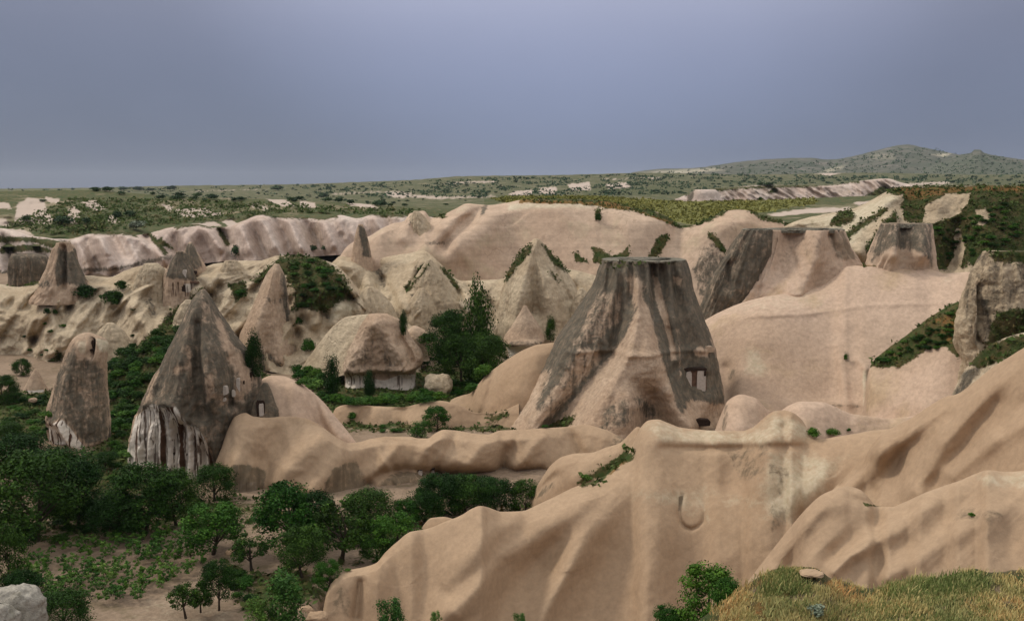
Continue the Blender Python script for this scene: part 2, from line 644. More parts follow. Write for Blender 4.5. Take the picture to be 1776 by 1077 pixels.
    # relief
    h = T.math('ADD', T.math('MULTIPLY', T.noise(pos, bscale, 7, 0.62, 0.2), 1.0), T.math('MULTIPLY', T.noise(T.mapv(pos, (1.4, 1.4, 0.25)), bscale * 0.5, 4, 0.6, 0.3), 0.6))
    h = T.math('SUBTRACT', h, T.math('MULTIPLY', crk, crack))
    h = T.math('ADD', h, T.math('MULTIPLY', T.noise(pos, 3.0, 3, 0.9), T.math('MULTIPLY', T.math('ADD', gl, dl), 0.9)))
    bp = T.n('ShaderNodeBump')
    bp.inputs['Strength'].default_value = bump
    bp.inputs['Distance'].default_value = 0.9
    T.put(bp.inputs['Height'], h)
    nt.links.new(bp.outputs[0], bs.inputs['Normal'])
    return m


M = {}
M['near'] = rock_mat('tuff_tan', (0.378, 0.260, 0.164), (0.412, 0.290, 0.186), (0.340, 0.230, 0.140), 0.05, 0.05, 0.03, 0.14, 1.1, 0.13, crack=0.08, dark=(0.17, 0.13, 0.085), dark2=(0.24, 0.175, 0.11))
M['pink'] = rock_mat('tuff_pink', (0.47, 0.335, 0.235), (0.54, 0.395, 0.29), (0.44, 0.32, 0.20), 0.035, 0.06, 0.05, 0.18, 0.9, 0.18, crack=0.12, dark=(0.24, 0.185, 0.13), dark2=(0.32, 0.24, 0.165))
M['wall'] = rock_mat('tuff_wall', (0.47, 0.335, 0.235), (0.53, 0.395, 0.285), (0.46, 0.375, 0.25), 0.03, 0.22, 0.15, 0.25, 0.5, 0.15)
M['cliff'] = rock_mat('tuff_rose', (0.50, 0.385, 0.315), (0.58, 0.475, 0.40), (0.42, 0.32, 0.24), 0.03, 0.15, 0.14, 0.5, 0.35, 0.2)
M['cream'] = rock_mat('tuff_cream', (0.44, 0.34, 0.225), (0.52, 0.42, 0.29), (0.34, 0.255, 0.165), 0.07, 0.22, 0.14, 0.7, 0.7, 0.24, crack=0.25)
M['cone'] = rock_mat('tuff_cone', (0.42, 0.295, 0.20), (0.48, 0.355, 0.25), (0.35, 0.25, 0.165), 0.10, 0.12, 0.2, 0.5, 1.0, 0.24, crack=0.2)
M['scrub'] = rock_mat('scrub_soil', (0.16, 0.12, 0.07), (0.22, 0.16, 0.10), (0.10, 0.10, 0.04), 0.08, 0.05, 0.05, 0.6, 0.8, 0.35)
M['soil'] = rock_mat('orchard_soil', (0.22, 0.158, 0.105), (0.29, 0.21, 0.145), (0.15, 0.115, 0.065), 0.09, 0.0, 0.0, 0.4, 1.3, 0.25, crack=0.0)
M['plateau'] = rock_mat('plateau_soil', (0.17, 0.145, 0.08), (0.25, 0.205, 0.13), (0.12, 0.12, 0.055), 0.02, 0.0, 0.0, 0.3, 0.2, 0.3, gauto=0.06,
                        green=(0.058, 0.082, 0.030), green2=(0.125, 0.108, 0.05))
M['mount'] = rock_mat('far_slope', (0.07, 0.08, 0.05), (0.11, 0.105, 0.075), (0.26, 0.21, 0.18), 0.004, 0.0, 0.0, 0.5, 0.02, 0.3,
                      green=(0.06, 0.085, 0.05), green2=(0.12, 0.13, 0.08))
M['capstone'] = rock_mat('grey_capstone', (0.19, 0.175, 0.13), (0.28, 0.25, 0.19), (0.12, 0.11, 0.08), 0.4, 0.1, 0.2, 0.8, 2.0, 0.35)
M['boulder'] = rock_mat('grey_boulder', (0.34, 0.31, 0.25), (0.46, 0.42, 0.35), (0.2, 0.18, 0.13), 0.5, 0.1, 0.1, 0.6, 2.5, 0.3)


def leaf_mat(name, c1, c2, c3, rough=0.7):
    m, nt, bs = new_mat(name)
    T = NT(nt)
    v = T.attr('tone')
    oi = T.n('ShaderNodeObjectInfo')
    col = T.mix(T.rng(v, 0.0, 0.55), c4(c1), c4(c2))
    col = T.mix(T.rng(v, 0.6, 1.0), col, c4(c3))
    h = T.n('ShaderNodeHueSaturation')
    T.put(h.inputs['Color'], col)
    T.put(h.inputs['Value'], T.rng(oi.outputs['Random'], 0, 1, 0.72, 1.35))
    T.put(h.inputs['Hue'], T.rng(oi.outputs['Random'], 0, 1, 0.515, 0.485))
    T.put(bs.inputs['Base Color'], h.outputs[0])
    bs.inputs['Roughness'].default_value = rough
    bs.inputs['Transmission Weight'].default_value = 0.0
    return m


M['leaf_dark'] = leaf_mat('dark_leaf', (0.009, 0.026, 0.003), (0.018, 0.052, 0.006), (0.040, 0.095, 0.011))
M['leaf_mid'] = leaf_mat('mid_leaf', (0.019, 0.058, 0.006), (0.038, 0.105, 0.010), (0.075, 0.16, 0.018))
M['leaf_far'] = leaf_mat('far_leaf', (0.022, 0.045, 0.018), (0.034, 0.068, 0.026), (0.055, 0.095, 0.036))
M['leaf_light'] = leaf_mat('light_leaf', (0.035, 0.085, 0.015), (0.060, 0.135, 0.022), (0.11, 0.20, 0.035))
M['leaf_grey'] = leaf_mat('grey_leaf', (0.10, 0.13, 0.09), (0.16, 0.19, 0.13), (0.22, 0.25, 0.18))
M['tuft'] = leaf_mat('scrub_tuft', (0.030, 0.055, 0.012), (0.055, 0.080, 0.022), (0.12, 0.095, 0.035), 0.9)
M['tuft_mix'] = leaf_mat('dry_grass_tuft', (0.24, 0.26, 0.10), (0.46, 0.39, 0.16), (0.54, 0.33, 0.13), 0.9)
M['tuft_green'] = leaf_mat('green_grass_tuft', (0.11, 0.15, 0.04), (0.19, 0.22, 0.07), (0.32, 0.30, 0.11), 0.9)
M['tuft_yellow'] = leaf_mat('yellow_grass_tuft', (0.12, 0.125, 0.04), (0.19, 0.18, 0.05), (0.30, 0.26, 0.07), 0.9)


def plain(name, c, n=0.2, sc=6.0):
    m, nt, bs = new_mat(name)
    T = NT(nt)
    geo = T.n('ShaderNodeNewGeometry')
    v = T.noise(geo.outputs['Position'], sc, 5, 0.7)
    T.put(bs.inputs['Base Color'], T.mix(T.rng(v, 0.3, 0.7), c4([x * (1 - n) for x in c]), c4([min(0.85, x * (1 + n)) for x in c])))
    return m


M['bark'] = plain('bark', (0.05, 0.038, 0.028))
M['whitewash'] = plain('whitewash', (0.46, 0.40, 0.34), 0.15, 3)
M['opening_shade'] = plain('dark_recess', (0.035, 0.022, 0.016), 0.3, 4)  # painted shade: near-black panels instead of cut openings, also colours the lintel
M['gap_shade'] = plain('brown_gap_shade', (0.13, 0.075, 0.05), 0.3, 2)  # brown that paints the dim inside of gaps on flat panels
exec_order = []

# ================================================================== LARGE STRUCTURE
# ------------------------------------------------------------------ ground sheet out to the horizon
def sstep(a, b, x):
    t = np.clip((x - a) / (b - a), 0, 1)
    return t * t * (3 - 2 * t)


ys = np.concatenate([np.linspace(-60, 60, 10), np.linspace(66, 240, 150), np.geomspace(243, 22000, 110)])
us = np.linspace(-1, 1, 190)
gy = np.broadcast_to(ys[:, None], (len(ys), len(us)))
gx = us[None, :] * (70 + np.maximum(gy, 0) * 0.95)
gq = np.stack([gx, gy, gx * 0], -1)
near = 1 - sstep(240, 420, gy)
gz = near * (0.9 * fbm(gq * 0.035, 3) + 0.22 * fbm(gq * 0.2, 3)) - 0.3
gz = gz + sstep(430, 640, gy) * 26 - sstep(640, 1500, gy) * 6 + sstep(4500, 16000, gy) * 36
gz = gz + (1 - near) * 1.2 * fbm(gq * 0.01, 3)
gz = gz + 30 * sstep(40, -20, gy) - 14 * sstep(-20, -13, gx) * (1 - sstep(95, 103, gy)) * (1 - sstep(300, 400, gy))
ppx, ppy = P(np.stack([gx, gy, gz], -1))
gm = masks_for(ppx, ppy, {'green': [([(600, 745), (560, 700), (560, 660), (600, 640), (900, 640), (900, 745)], 8), ([(180, 560), (400, 560), (380, 800), (230, 860), (150, 860)], 10),
                                    ([(-300, 690), (100, 680), (110, 760), (-300, 770)], 8), ([(500, 410), (620, 410), (620, 450), (500, 450)], 8),
                                    ([(440, 1000), (530, 985), (560, 1040), (420, 1060)], 10), ([(400, 960), (430, 985), (400, 1010), (380, 990)], 8, 0.8), ([(30, 985), (75, 945), (200, 915), (330, 930), (350, 975), (285, 1030), (215, 1045), (60, 1045)], 12, 0.22), ([(600, 960), (700, 950), (640, 985), (580, 985)], 6, 0.45), ([(0, 850), (480, 860), (480, 920), (0, 950)], 10, 0.5), ([(480, 880), (940, 860), (940, 900), (640, 950), (480, 960)], 10, 0.4)],
                          'pale': [([(230, 1040), (300, 1020), (430, 1050), (420, 1090), (180, 1090)], 15, 0.3)]}, np.stack([gx, gy, gz], -1))
gm['green'] = np.where(gy > 640, 0.0, gm['green'])
gV = np.stack([gx, gy, gz], -1).reshape(-1, 3)
gQ = grid_quads(len(ys), len(us))
keep = None
link('ground', mesh_from('ground', gV, gQ, M['soil'], gm), kind='structure')
nearq = gQ[(gV[gQ[:, 0], 1] < 520)]
add_surface(gV, nearq, 'ground')
ALLMASK.setdefault('green', []).append((gV, nearq, gm['green'].reshape(-1)))

# ------------------------------------------------------------------ far country
relief('mountain', [(1040, 306, 6500), (1080, 303, 6500), (1110, 297, 6500), (1150, 293, 6500), (1200, 292, 6500), (1240, 287, 6500), (1290, 280, 6500), (1340, 276, 6500), (1400, 274, 6500), (1440, 277, 6500),
                    (1480, 271, 6500), (1520, 261, 6500), (1555, 253, 6500), (1575, 251, 6500), (1600, 256, 6500), (1640, 264, 6500), (1700, 275, 6500), (1830, 290, 6500)],
       [(1040, 330, 3600), (1830, 336, 3600)], M['mount'], step=2.2, p=0.8, namp=170, nscale=0.0016, back=(1500, 250), cnoise=0.5,
       ribs=[[(1575, 251, 10, 0), (1540, 280, 22, 350), (1480, 310, 30, 250)], [(1575, 251, 8, 0), (1620, 285, 18, 300), (1640, 310, 30, 200)],
             [(1290, 282, 10, 0), (1260, 300, 20, 200), (1240, 320, 25, 150)], [(1400, 276, 10, 0), (1370, 300, 20, 250)]],
       masks={'pale': [([(1415, 300), (1440, 290), (1470, 285), (1460, 295), (1430, 303)], 4, 0.6), ([(1500, 268), (1530, 262), (1560, 270), (1550, 280), (1515, 280)], 4, 0.4),
                       ([(1610, 268), (1650, 266), (1640, 273)], 3, 0.9), ([(1100, 300), (1150, 295), (1240, 291), (1260, 296), (1180, 303)], 4, 0.7)],
              'green': [([(1300, 300), (1450, 310), (1560, 300), (1760, 300), (1780, 335), (1300, 335)], 8, 0.55)]})
relief('mountain', [(1560, 306, 5200), (1600, 292, 5200), (1640, 278, 5200), (1668, 268, 5200), (1685, 265, 5200), (1690, 260, 5200), (1700, 260, 5200), (1706, 265, 5200), (1740, 272, 5200), (1830, 284, 5200)],
       [(1560, 312, 3300), (1830, 330, 3300)], M['mount'], step=2.2, p=0.8, namp=110, nscale=0.002, back=(900, 200), cnoise=0.4,
       masks={'green': [([(1600, 280), (1700, 258), (1830, 290), (1830, 340), (1600, 330)], 10, 0.5)]})
relief('plain', [(-80, 328, 4200), (0, 327.5, 4200), (150, 326, 4000), (330, 322, 3600), (500, 320, 3300), (620, 316, 3200), (720, 312, 3000), (800, 306, 3000), (860, 305, 3000), (960, 304, 3000), (1040, 302, 3000),
                 (1120, 300, 3000), (1300, 303, 3000), (1500, 300, 3000), (1700, 303, 3000), (1860, 303, 3000)],
       [(-80, 362, 640), (600, 366, 640), (900, 366, 640), (1400, 362, 640), (1860, 362, 640)], M['plateau'], step=2.6, p=1.0, namp=14, nscale=0.006, back=(900, 60), cnoise=0.5,
       masks={'pale': [([(875, 338), (900, 331), (925, 331), (922, 340)], 3), ([(935, 326), (965, 325), (965, 337), (935, 335)], 3), ([(985, 320), (1022, 316), (1025, 330), (990, 330)], 3),
                       ([(1050, 320), (1090, 317), (1095, 325), (1055, 328)], 3), ([(670, 330), (720, 335), (700, 345), (660, 342)], 4, 0.7), ([(1410, 300), (1470, 297), (1440, 305)], 3), ([(700, 336), (780, 340), (860, 338), (860, 343), (760, 347), (700, 343)], 3, 0.6), ([(560, 335), (660, 330), (690, 334), (580, 340)], 3, 0.5), ([(330, 330), (470, 327), (470, 330), (330, 334)], 2, 0.5), ([(760, 316), (860, 313), (860, 318), (780, 320)], 2, 0.6),
                       ([(1040, 310), (1150, 307), (1150, 311), (1050, 313)], 2, 0.6), ([(1560, 318), (1640, 314), (1660, 320), (1580, 323)], 2, 0.6)],
              'green': [([(1000, 328), (1200, 318), (1180, 338), (1020, 342)], 4, 0.9), ([(1200, 310), (1500, 308), (1800, 306), (1800, 330), (1500, 318), (1200, 325)], 5, 0.7)],
              'yellow': [([(-80, 328), (330, 325), (330, 330), (-80, 333)], 2, 0.5)]}, key='plain')
relief('rock_cliff', [(1170, 346, 950), (1200, 335, 950), (1230, 329, 950), (1270, 325, 950), (1330, 321, 950), (1400, 322, 950), (1450, 320, 950), (1490, 314, 950), (1540, 310, 950), (1560, 316, 950), (1620, 330, 950)],
       [(1170, 352), (1620, 352)], M['cliff'], step=2.0, k=1.0, namp=8, nscale=0.03, flute=9, fscale=2.0, fdir=-0.9, back=(150, 15),
       masks={'green': [([(1170, 340), (1230, 326), (1400, 319), (1490, 312), (1490, 317), (1400, 325), (1270, 329), (1200, 340)], 3), ([(1330, 335), (1345, 322), (1350, 335)], 3), ([(1500, 340), (1530, 322), (1545, 330), (1520, 345)], 3)]})

# left plateau edge with brown-green knolls
relief('hill', [(-60, 334, 640), (60, 331, 640), (150, 330, 640), (240, 336, 640), (330, 342, 620), (420, 344, 620), (500, 347, 620), (600, 352, 620), (700, 358, 600), (800, 362, 600), (900, 362, 600)],
       [(-60, 430, 480), (300, 420, 490), (600, 400, 500), (900, 400, 510)], M['plateau'], step=2.0, p=0.9, namp=9, nscale=0.02, ribk=1.2, rid=(9, 0.018), back=(80, 3),
       ribs=[[(100, 352, 18, 12), (140, 370, 26, 20), (230, 400, 20, 12)], [(300, 355, 30, 10), (330, 385, 30, 12)], [(490, 362, 26, 10), (560, 358, 30, 14), (600, 372, 20, 6)],
             [(320, 392, 30, 12), (240, 400, 30, 8)], [(650, 362, 30, 8), (720, 370, 20, 10)], [(20, 360, 20, 10), (80, 385, 20, 8)]],
       masks={'pale': [([(25, 388), (30, 355), (48, 343), (75, 346), (80, 362), (92, 380), (85, 390), (50, 388)], 4), ([(112, 372), (127, 356), (140, 368), (137, 388), (122, 388)], 3),
                       ([(140, 350), (165, 348), (185, 362), (165, 366)], 3), ([(75, 342), (105, 345), (100, 352), (85, 350)], 3), ([(280, 354), (300, 358), (295, 368)], 3),
                       ([(305, 363), (360, 362), (390, 372), (330, 378), (305, 372)], 4), ([(455, 340), (490, 343), (510, 358), (490, 358), (470, 350)], 3), ([(520, 348), (545, 352), (550, 360), (522, 360)], 3),
                       ([(-60, 350), (15, 352), (20, 362), (-60, 362)], 4), ([(-60, 375), (10, 380), (15, 392), (-60, 390)], 4), ([(385, 384), (400, 382), (420, 392), (400, 396)], 3), ([(190, 372), (215, 378), (205, 390), (185, 384)], 3, 0.7),
                       ([(330, 390), (372, 384), (385, 392), (345, 396)], 3, 0.8), ([(590, 346), (640, 352), (660, 362), (610, 358)], 3, 0.8), ([(430, 352), (460, 356), (470, 368), (440, 362)], 3, 0.7), ([(-60, 400), (40, 398), (60, 408), (-60, 410)], 3)],
              'green': [([(60, 400), (130, 350), (200, 345), (250, 350), (330, 380), (400, 380), (500, 372), (600, 365), (760, 362), (760, 400), (-60, 430), (-60, 395)], 6, 0.85)]}, key='hill')
# rose cliffs
CLIFF_RIBS = []
for i_ in range(34):
    x_ = -50 + i_ * 24 + float(RNG.normal(0, 5))
    a_ = float(RNG.uniform(4, 9)) * (1 if i_ % 2 else -1)
    CLIFF_RIBS.append([(x_, 396 - 0.03 * x_, 5, a_ * 0.6), (x_ + 18, 425 - 0.03 * x_, 7, a_), (x_ + 34, 470 - 0.05 * x_, 8, a_)])
CREAM_RIBS = []
for i_ in range(70):
    x_, y_ = float(RNG.uniform(-60, 720)), float(RNG.uniform(470, 600))
    s_ = 1 if RNG.random() > 0.5 else -1
    L_ = float(RNG.uniform(25, 70))
    CREAM_RIBS.append([(x_, y_, 3, -0.5), (x_ + s_ * L_ * 0.4, y_ + L_ * 0.6, 5, -float(RNG.uniform(2, 4.5))), (x_ + s_ * L_ * 0.6, y_ + L_, 6, -1.5)])
MID_RIBS = []
for i_ in range(34):
    x_, y_ = float(RNG.uniform(570, 1030)), float(RNG.uniform(455, 540))
    s_ = 1 if RNG.random() > 0.4 else -1
    L_ = float(RNG.uniform(25, 60))
    MID_RIBS.append([(x_, y_, 3, -0.5), (x_ + s_ * L_ * 0.35, y_ + L_ * 0.6, 5, -float(RNG.uniform(2, 4.5))), (x_ + s_ * L_ * 0.5, y_ + L_, 6, -1.5)])
relief('rock_cliff', [(-60, 402, 490), (0, 396, 490), (60, 410, 485), (115, 415, 480), (165, 404, 478), (210, 401, 476), (235, 408, 474), (255, 405, 474), (300, 394, 474), (340, 389, 474), (375, 395, 474),
                      (395, 393, 472), (420, 384, 470), (455, 373, 470), (500, 376, 470), (560, 379, 470), (590, 373, 470), (620, 379, 470), (650, 372, 470), (700, 372, 470), (760, 378, 470)],
       [(-60, 500), (0, 498), (150, 487), (200, 480), (290, 466), (385, 454), (480, 450), (600, 442), (760, 440)], M['cliff'], step=2.0, k=1.1, namp=4, nscale=0.035, ribk=1.1, rid=(5.0, 0.03), flute=3.0, fscale=0.7, fdir=-0.5, back=(40, 4),
       ribs=CLIFF_RIBS + [[(165, 404, 8, 3), (215, 462, 12, 10)], [(232, 408, 6, 5), (285, 447, 9, 12)], [(255, 406, 7, -9), (290, 440, 6, -8)], [(345, 390, 8, 4), (383, 430, 8, 10)],
             [(378, 396, 6, -8), (398, 425, 6, -8)], [(455, 374, 8, 4), (470, 428, 8, 7)], [(500, 378, 6, 3), (520, 428, 8, 6)], [(560, 380, 6, 3), (575, 425, 8, 6)], [(420, 386, 10, 4), (425, 430, 12, 7)]],
       masks={'green': [([(-60, 408), (60, 412), (120, 420), (105, 436), (60, 420), (-60, 420)], 3), ([(265, 420), (280, 412), (300, 430), (290, 430)], 3), ([(100, 470), (70, 480), (-60, 490), (-60, 478)], 4), ([(150, 402), (180, 398), (232, 402), (240, 412), (222, 408), (165, 407)], 3), ([(250, 402), (258, 400), (292, 438), (286, 444)], 2.5), ([(300, 392), (345, 386), (380, 392), (372, 396), (340, 392), (305, 398)], 3), ([(374, 394), (382, 394), (400, 424), (392, 428)], 2.5), ([(455, 372), (520, 372), (590, 370), (585, 378), (560, 382), (520, 379), (470, 378)], 3), ([(640, 370), (720, 370), (720, 376), (660, 377)], 3), ([(0, 428), (60, 424), (110, 440), (60, 436), (0, 440)], 3)],
              'dark': [([(18, 490), (25, 440), (50, 442), (80, 440), (90, 460), (70, 485)], 5, 0.8), ([(-60, 470), (200, 462), (300, 440), (300, 450), (200, 470), (-60, 484)], 3, 0.7)]}, key='cliff')
# gap floor behind the pale hills is the ground sheet

# ------------------------------------------------------------------ big table wall and meadow
Gc = [(585, 452, 268), (600, 430, 270), (612, 420, 272), (640, 410, 274), (660, 398, 276), (680, 388, 278), (700, 384, 280), (712, 370, 282), (735, 366, 284), (748, 378, 284), (770, 372, 285), (790, 362, 286), (812, 353, 288), (832, 355, 288), (850, 356, 288),
      (880, 352, 290), (905, 347, 290), (960, 345, 290), (1030, 347, 290), (1080, 355, 288), (1100, 361, 287), (1130, 365, 286), (1160, 377, 285), (1182, 391, 284), (1205, 389, 284), (1230, 378, 284), (1258, 366, 284),
      (1290, 364, 284), (1320, 374, 284), (1360, 384, 284)]
relief('rock_wall', Gc, [(585, 475), (640, 480), (760, 500), (900, 520), (1360, 560)], M['wall'], step=2.2, k=1.15, ribk=0.8, rid=(1.2, 0.03), namp=1.6, nscale=0.03, flute=0.7, fscale=0.3, fdir=-0.7, back=(16, 1),
       ribs=[[(812, 355, 10, 3), (775, 400, 22, 8), (740, 440, 22, 5)], [(890, 352, 12, 3), (850, 385, 25, 7), (800, 430, 30, 7), (760, 460, 30, 4)], [(836, 360, 6, -6), (800, 390, 9, -7), (770, 425, 8, -6)],
             [(960, 350, 60, 5), (950, 470, 90, 4)], [(1180, 392, 14, -7), (1150, 470, 30, -5)], [(1290, 366, 25, 5), (1240, 400, 30, 7), (1200, 460, 40, 4)], [(660, 400, 12, 4), (650, 450, 20, 5)],
             [(715, 372, 6, 3), (700, 410, 10, 4)], [(1100, 380, 30, 4), (1080, 460, 50, 4)]],
       masks={'green': [([(903, 345), (1040, 344), (1100, 352), (1165, 375), (1190, 388), (1240, 371), (1262, 364), (1258, 370), (1215, 390), (1180, 397), (1140, 378), (1100, 366), (1062, 362), (1000, 352), (920, 352)], 3),
                        ([(1030, 366), (1040, 364), (1042, 384), (1033, 384)], 3), ([(995, 435), (1022, 455), (998, 456)], 3), ([(1026, 426), (1040, 430), (1060, 444), (1078, 438), (1090, 424), (1092, 440), (1075, 455), (1030, 455)], 3),
                        ([(1120, 452), (1140, 415), (1155, 404), (1160, 412), (1145, 440), (1130, 455)], 3), ([(1226, 405), (1240, 405), (1262, 435), (1258, 445), (1240, 425)], 3),
                        ([(745, 374), (770, 370), (775, 376), (750, 378)], 3), ([(1290, 362), (1360, 382), (1360, 390), (1320, 380)], 4)],
              'rust': [([(900, 346), (1060, 350), (1170, 385), (1165, 390), (1100, 366), (1000, 354), (900, 353)], 3)],
              'pale': [([(880, 352), (1060, 352), (1060, 362), (960, 360), (880, 366)], 5, 0.8), ([(800, 355), (830, 356), (800, 372), (780, 372)], 6, 0.5)],
              'dark': [([(1200, 470), (1215, 430), (1240, 418), (1262, 440), (1262, 490), (1215, 520)], 5, 0.62), ([(834, 360), (848, 352), (840, 372), (834, 376)], 3, 0.9), ([(712, 372), (726, 372), (716, 386), (708, 392)], 3, 0.8),
                       ([(738, 420), (772, 418), (772, 424), (742, 426)], 3, 0.7)]}, key='table')
relief('meadow', [(840, 346, 430), (900, 341, 430), (1000, 341, 430), (1100, 345, 430), (1200, 349, 430), (1330, 347, 430), (1450, 342, 430), (1560, 338, 430), (1640, 334, 430)],
       [(840, 362, 296), (905, 352, 296), (1040, 354, 296), (1100, 368, 294), (1150, 384, 292), (1182, 400, 290), (1205, 398, 290), (1260, 375, 290), (1330, 390, 290), (1440, 395, 290), (1640, 400, 290)],
       M['plateau'], step=2.4, p=1.0, namp=1.3, nscale=0.03, back=(60, 8),
       ribs=[[(1370, 372, 22, 6), (1420, 362, 25, 8)], [(1440, 372, 22, 8), (1490, 360, 22, 6)]],
       masks={'yellow': [([(840, 340), (1400, 340), (1420, 352), (1300, 372), (1210, 392), (1150, 382), (1080, 360), (880, 352)], 4)],
              'pale': [([(1330, 372), (1400, 362), (1480, 360), (1470, 366), (1400, 370), (1350, 376)], 3), ([(1480, 352), (1540, 345), (1530, 352), (1490, 356)], 3)],
              'green': [([(1290, 372), (1330, 372), (1380, 382), (1400, 395), (1300, 395)], 4), ([(1400, 352), (1560, 338), (1540, 346), (1440, 356)], 3, 0.9)]}, key='meadow')

# ------------------------------------------------------------------ scrub covered slope, upper right
relief('hill', [(1330, 425, 262), (1345, 405, 262), (1370, 388, 262), (1400, 378, 262), (1440, 370, 262), (1480, 362, 262), (1510, 348, 262), (1535, 334, 260), (1556, 325, 258), (1600, 323, 256), (1700, 322, 250), (1860, 322, 245)],
       [(1330, 450), (1500, 500), (1860, 520)], M['cream'], step=2.3, k=1.0, namp=2.5, nscale=0.05, back=(70, 6),
       ribs=[[(1550, 330, 16, 4), (1500, 390, 22, 9), (1470, 440, 20, 8)], [(1545, 380, 10, 4), (1500, 440, 16, 8)], [(1460, 370, 14, 4), (1440, 395, 22, 6)], [(1640, 335, 20, 3), (1600, 400, 30, 5)],
             [(1660, 390, 10, -4), (1650, 460, 14, -5)], [(1700, 340, 20, 4), (1720, 440, 30, 6)]],
       rid=(3, 0.05), ribk=1.0, masks={'green': [([(1437, 392), (1455, 366), (1470, 362), (1484, 376), (1470, 388), (1450, 393)], 4), ([(1452, 418), (1490, 388), (1530, 362), (1540, 360), (1530, 372), (1490, 398), (1462, 422)], 4),
                        ([(1540, 332), (1560, 322), (1640, 322), (1860, 320), (1860, 480), (1700, 470), (1680, 455), (1665, 468), (1618, 470), (1600, 400), (1610, 385), (1600, 388), (1560, 384), (1540, 400), (1515, 420), (1505, 440), (1500, 430), (1530, 390), (1545, 375), (1560, 360), (1560, 345)], 4)],
              'rust': [([(1540, 330), (1560, 323), (1860, 320), (1860, 340), (1700, 332), (1580, 350)], 5, 0.8)],
              'pale': [([(1380, 385), (1480, 362), (1550, 330), (1560, 345), (1500, 400), (1470, 440), (1400, 410)], 8, 0.7)]}, key='scrubhill')
for bare in ([(1600, 385), (1606, 358), (1640, 337), (1684, 334), (1680, 350), (1665, 370), (1620, 388)], [(1695, 385), (1693, 365), (1708, 362), (1718, 372), (1706, 392), (1690, 392)],
             [(1655, 396), (1664, 396), (1674, 425), (1665, 470), (1640, 470), (1655, 445)], [(1552, 356), (1566, 360), (1566, 384), (1556, 386), (1556, 370)],
             [(1540, 345), (1566, 335), (1566, 350), (1530, 362)]):
    o = bpy.data.objects['hill.001']
    co_ = np.empty(len(o.data.vertices) * 3, np.float32)
    o.data.vertices.foreach_get('co', co_)
    co_ = co_.reshape(-1, 3)
    qx, qy = P(co_)
    mk = poly_mask(qx + 4 * fbm(co_ * 0.2, 3), qy + 3 * fbm(co_ * 0.2 + 9, 3), bare, 3)
    for nm in ('green', 'rust'):
        a = np.empty(len(co_), np.float32)
        o.data.attributes[nm].data.foreach_get('value', a)
        a *= (1 - mk)
        o.data.attributes[nm].data.foreach_set('value', a)
        nv = len(ALLMASK[nm][-1][2])
        ALLMASK[nm][-1] = (ALLMASK[nm][-1][0], ALLMASK[nm][-1][1], a[-nv:])

# ------------------------------------------------------------------ pale hills of the middle distance
relief('hill', [(560, 470, 262), (580, 452, 264), (590, 444, 265), (605, 446, 265), (625, 449, 265), (660, 447, 265), (690, 442, 265), (715, 438, 265), (735, 434, 265), (752, 446, 262), (775, 468, 258), (800, 487, 255), (830, 486, 255), (868, 484, 255), (900, 470, 255), (935, 462, 255), (985, 466, 255), (1040, 480, 255)],
       [(560, 600), (700, 610), (860, 640), (1040, 620)], M['cream'], step=2.1, k=0.95, namp=1.8, nscale=0.06, ribk=0.9, rid=(3.0, 0.06), flute=0.8, fscale=0.7, fdir=-0.6,
       ribs=MID_RIBS + [[(640, 450, 8, -3), (665, 500, 10, -4), (680, 520, 8, -2)], [(590, 446, 10, 3), (640, 490, 14, 5), (720, 540, 16, 5)], [(735, 436, 8, 3), (705, 500, 14, 5), (690, 550, 16, 5)],
             [(700, 510, 5, -4), (745, 452, 5, -3)], [(750, 455, 10, 6), (735, 510, 28, 9), (730, 560, 34, 9)], [(770, 470, 6, -3), (795, 505, 8, -5)], [(840, 490, 12, 4), (800, 530, 22, 4)]],
       masks={'green': [([(718, 478), (730, 462), (742, 454), (745, 460), (730, 474), (722, 486)], 2.5), ([(765, 462), (775, 470), (797, 498), (792, 502), (772, 480)], 2.5), ([(700, 500), (712, 486), (716, 490), (706, 506)], 2),
                        ([(620, 505), (640, 520), (650, 545), (700, 555), (640, 550), (615, 540)], 5, 0.8)],
              'dark': [([(712, 512), (722, 505), (728, 545), (715, 548)], 4, 0.6), ([(640, 450), (655, 455), (675, 505), (665, 505)], 4, 0.5)]}, key='midhill')
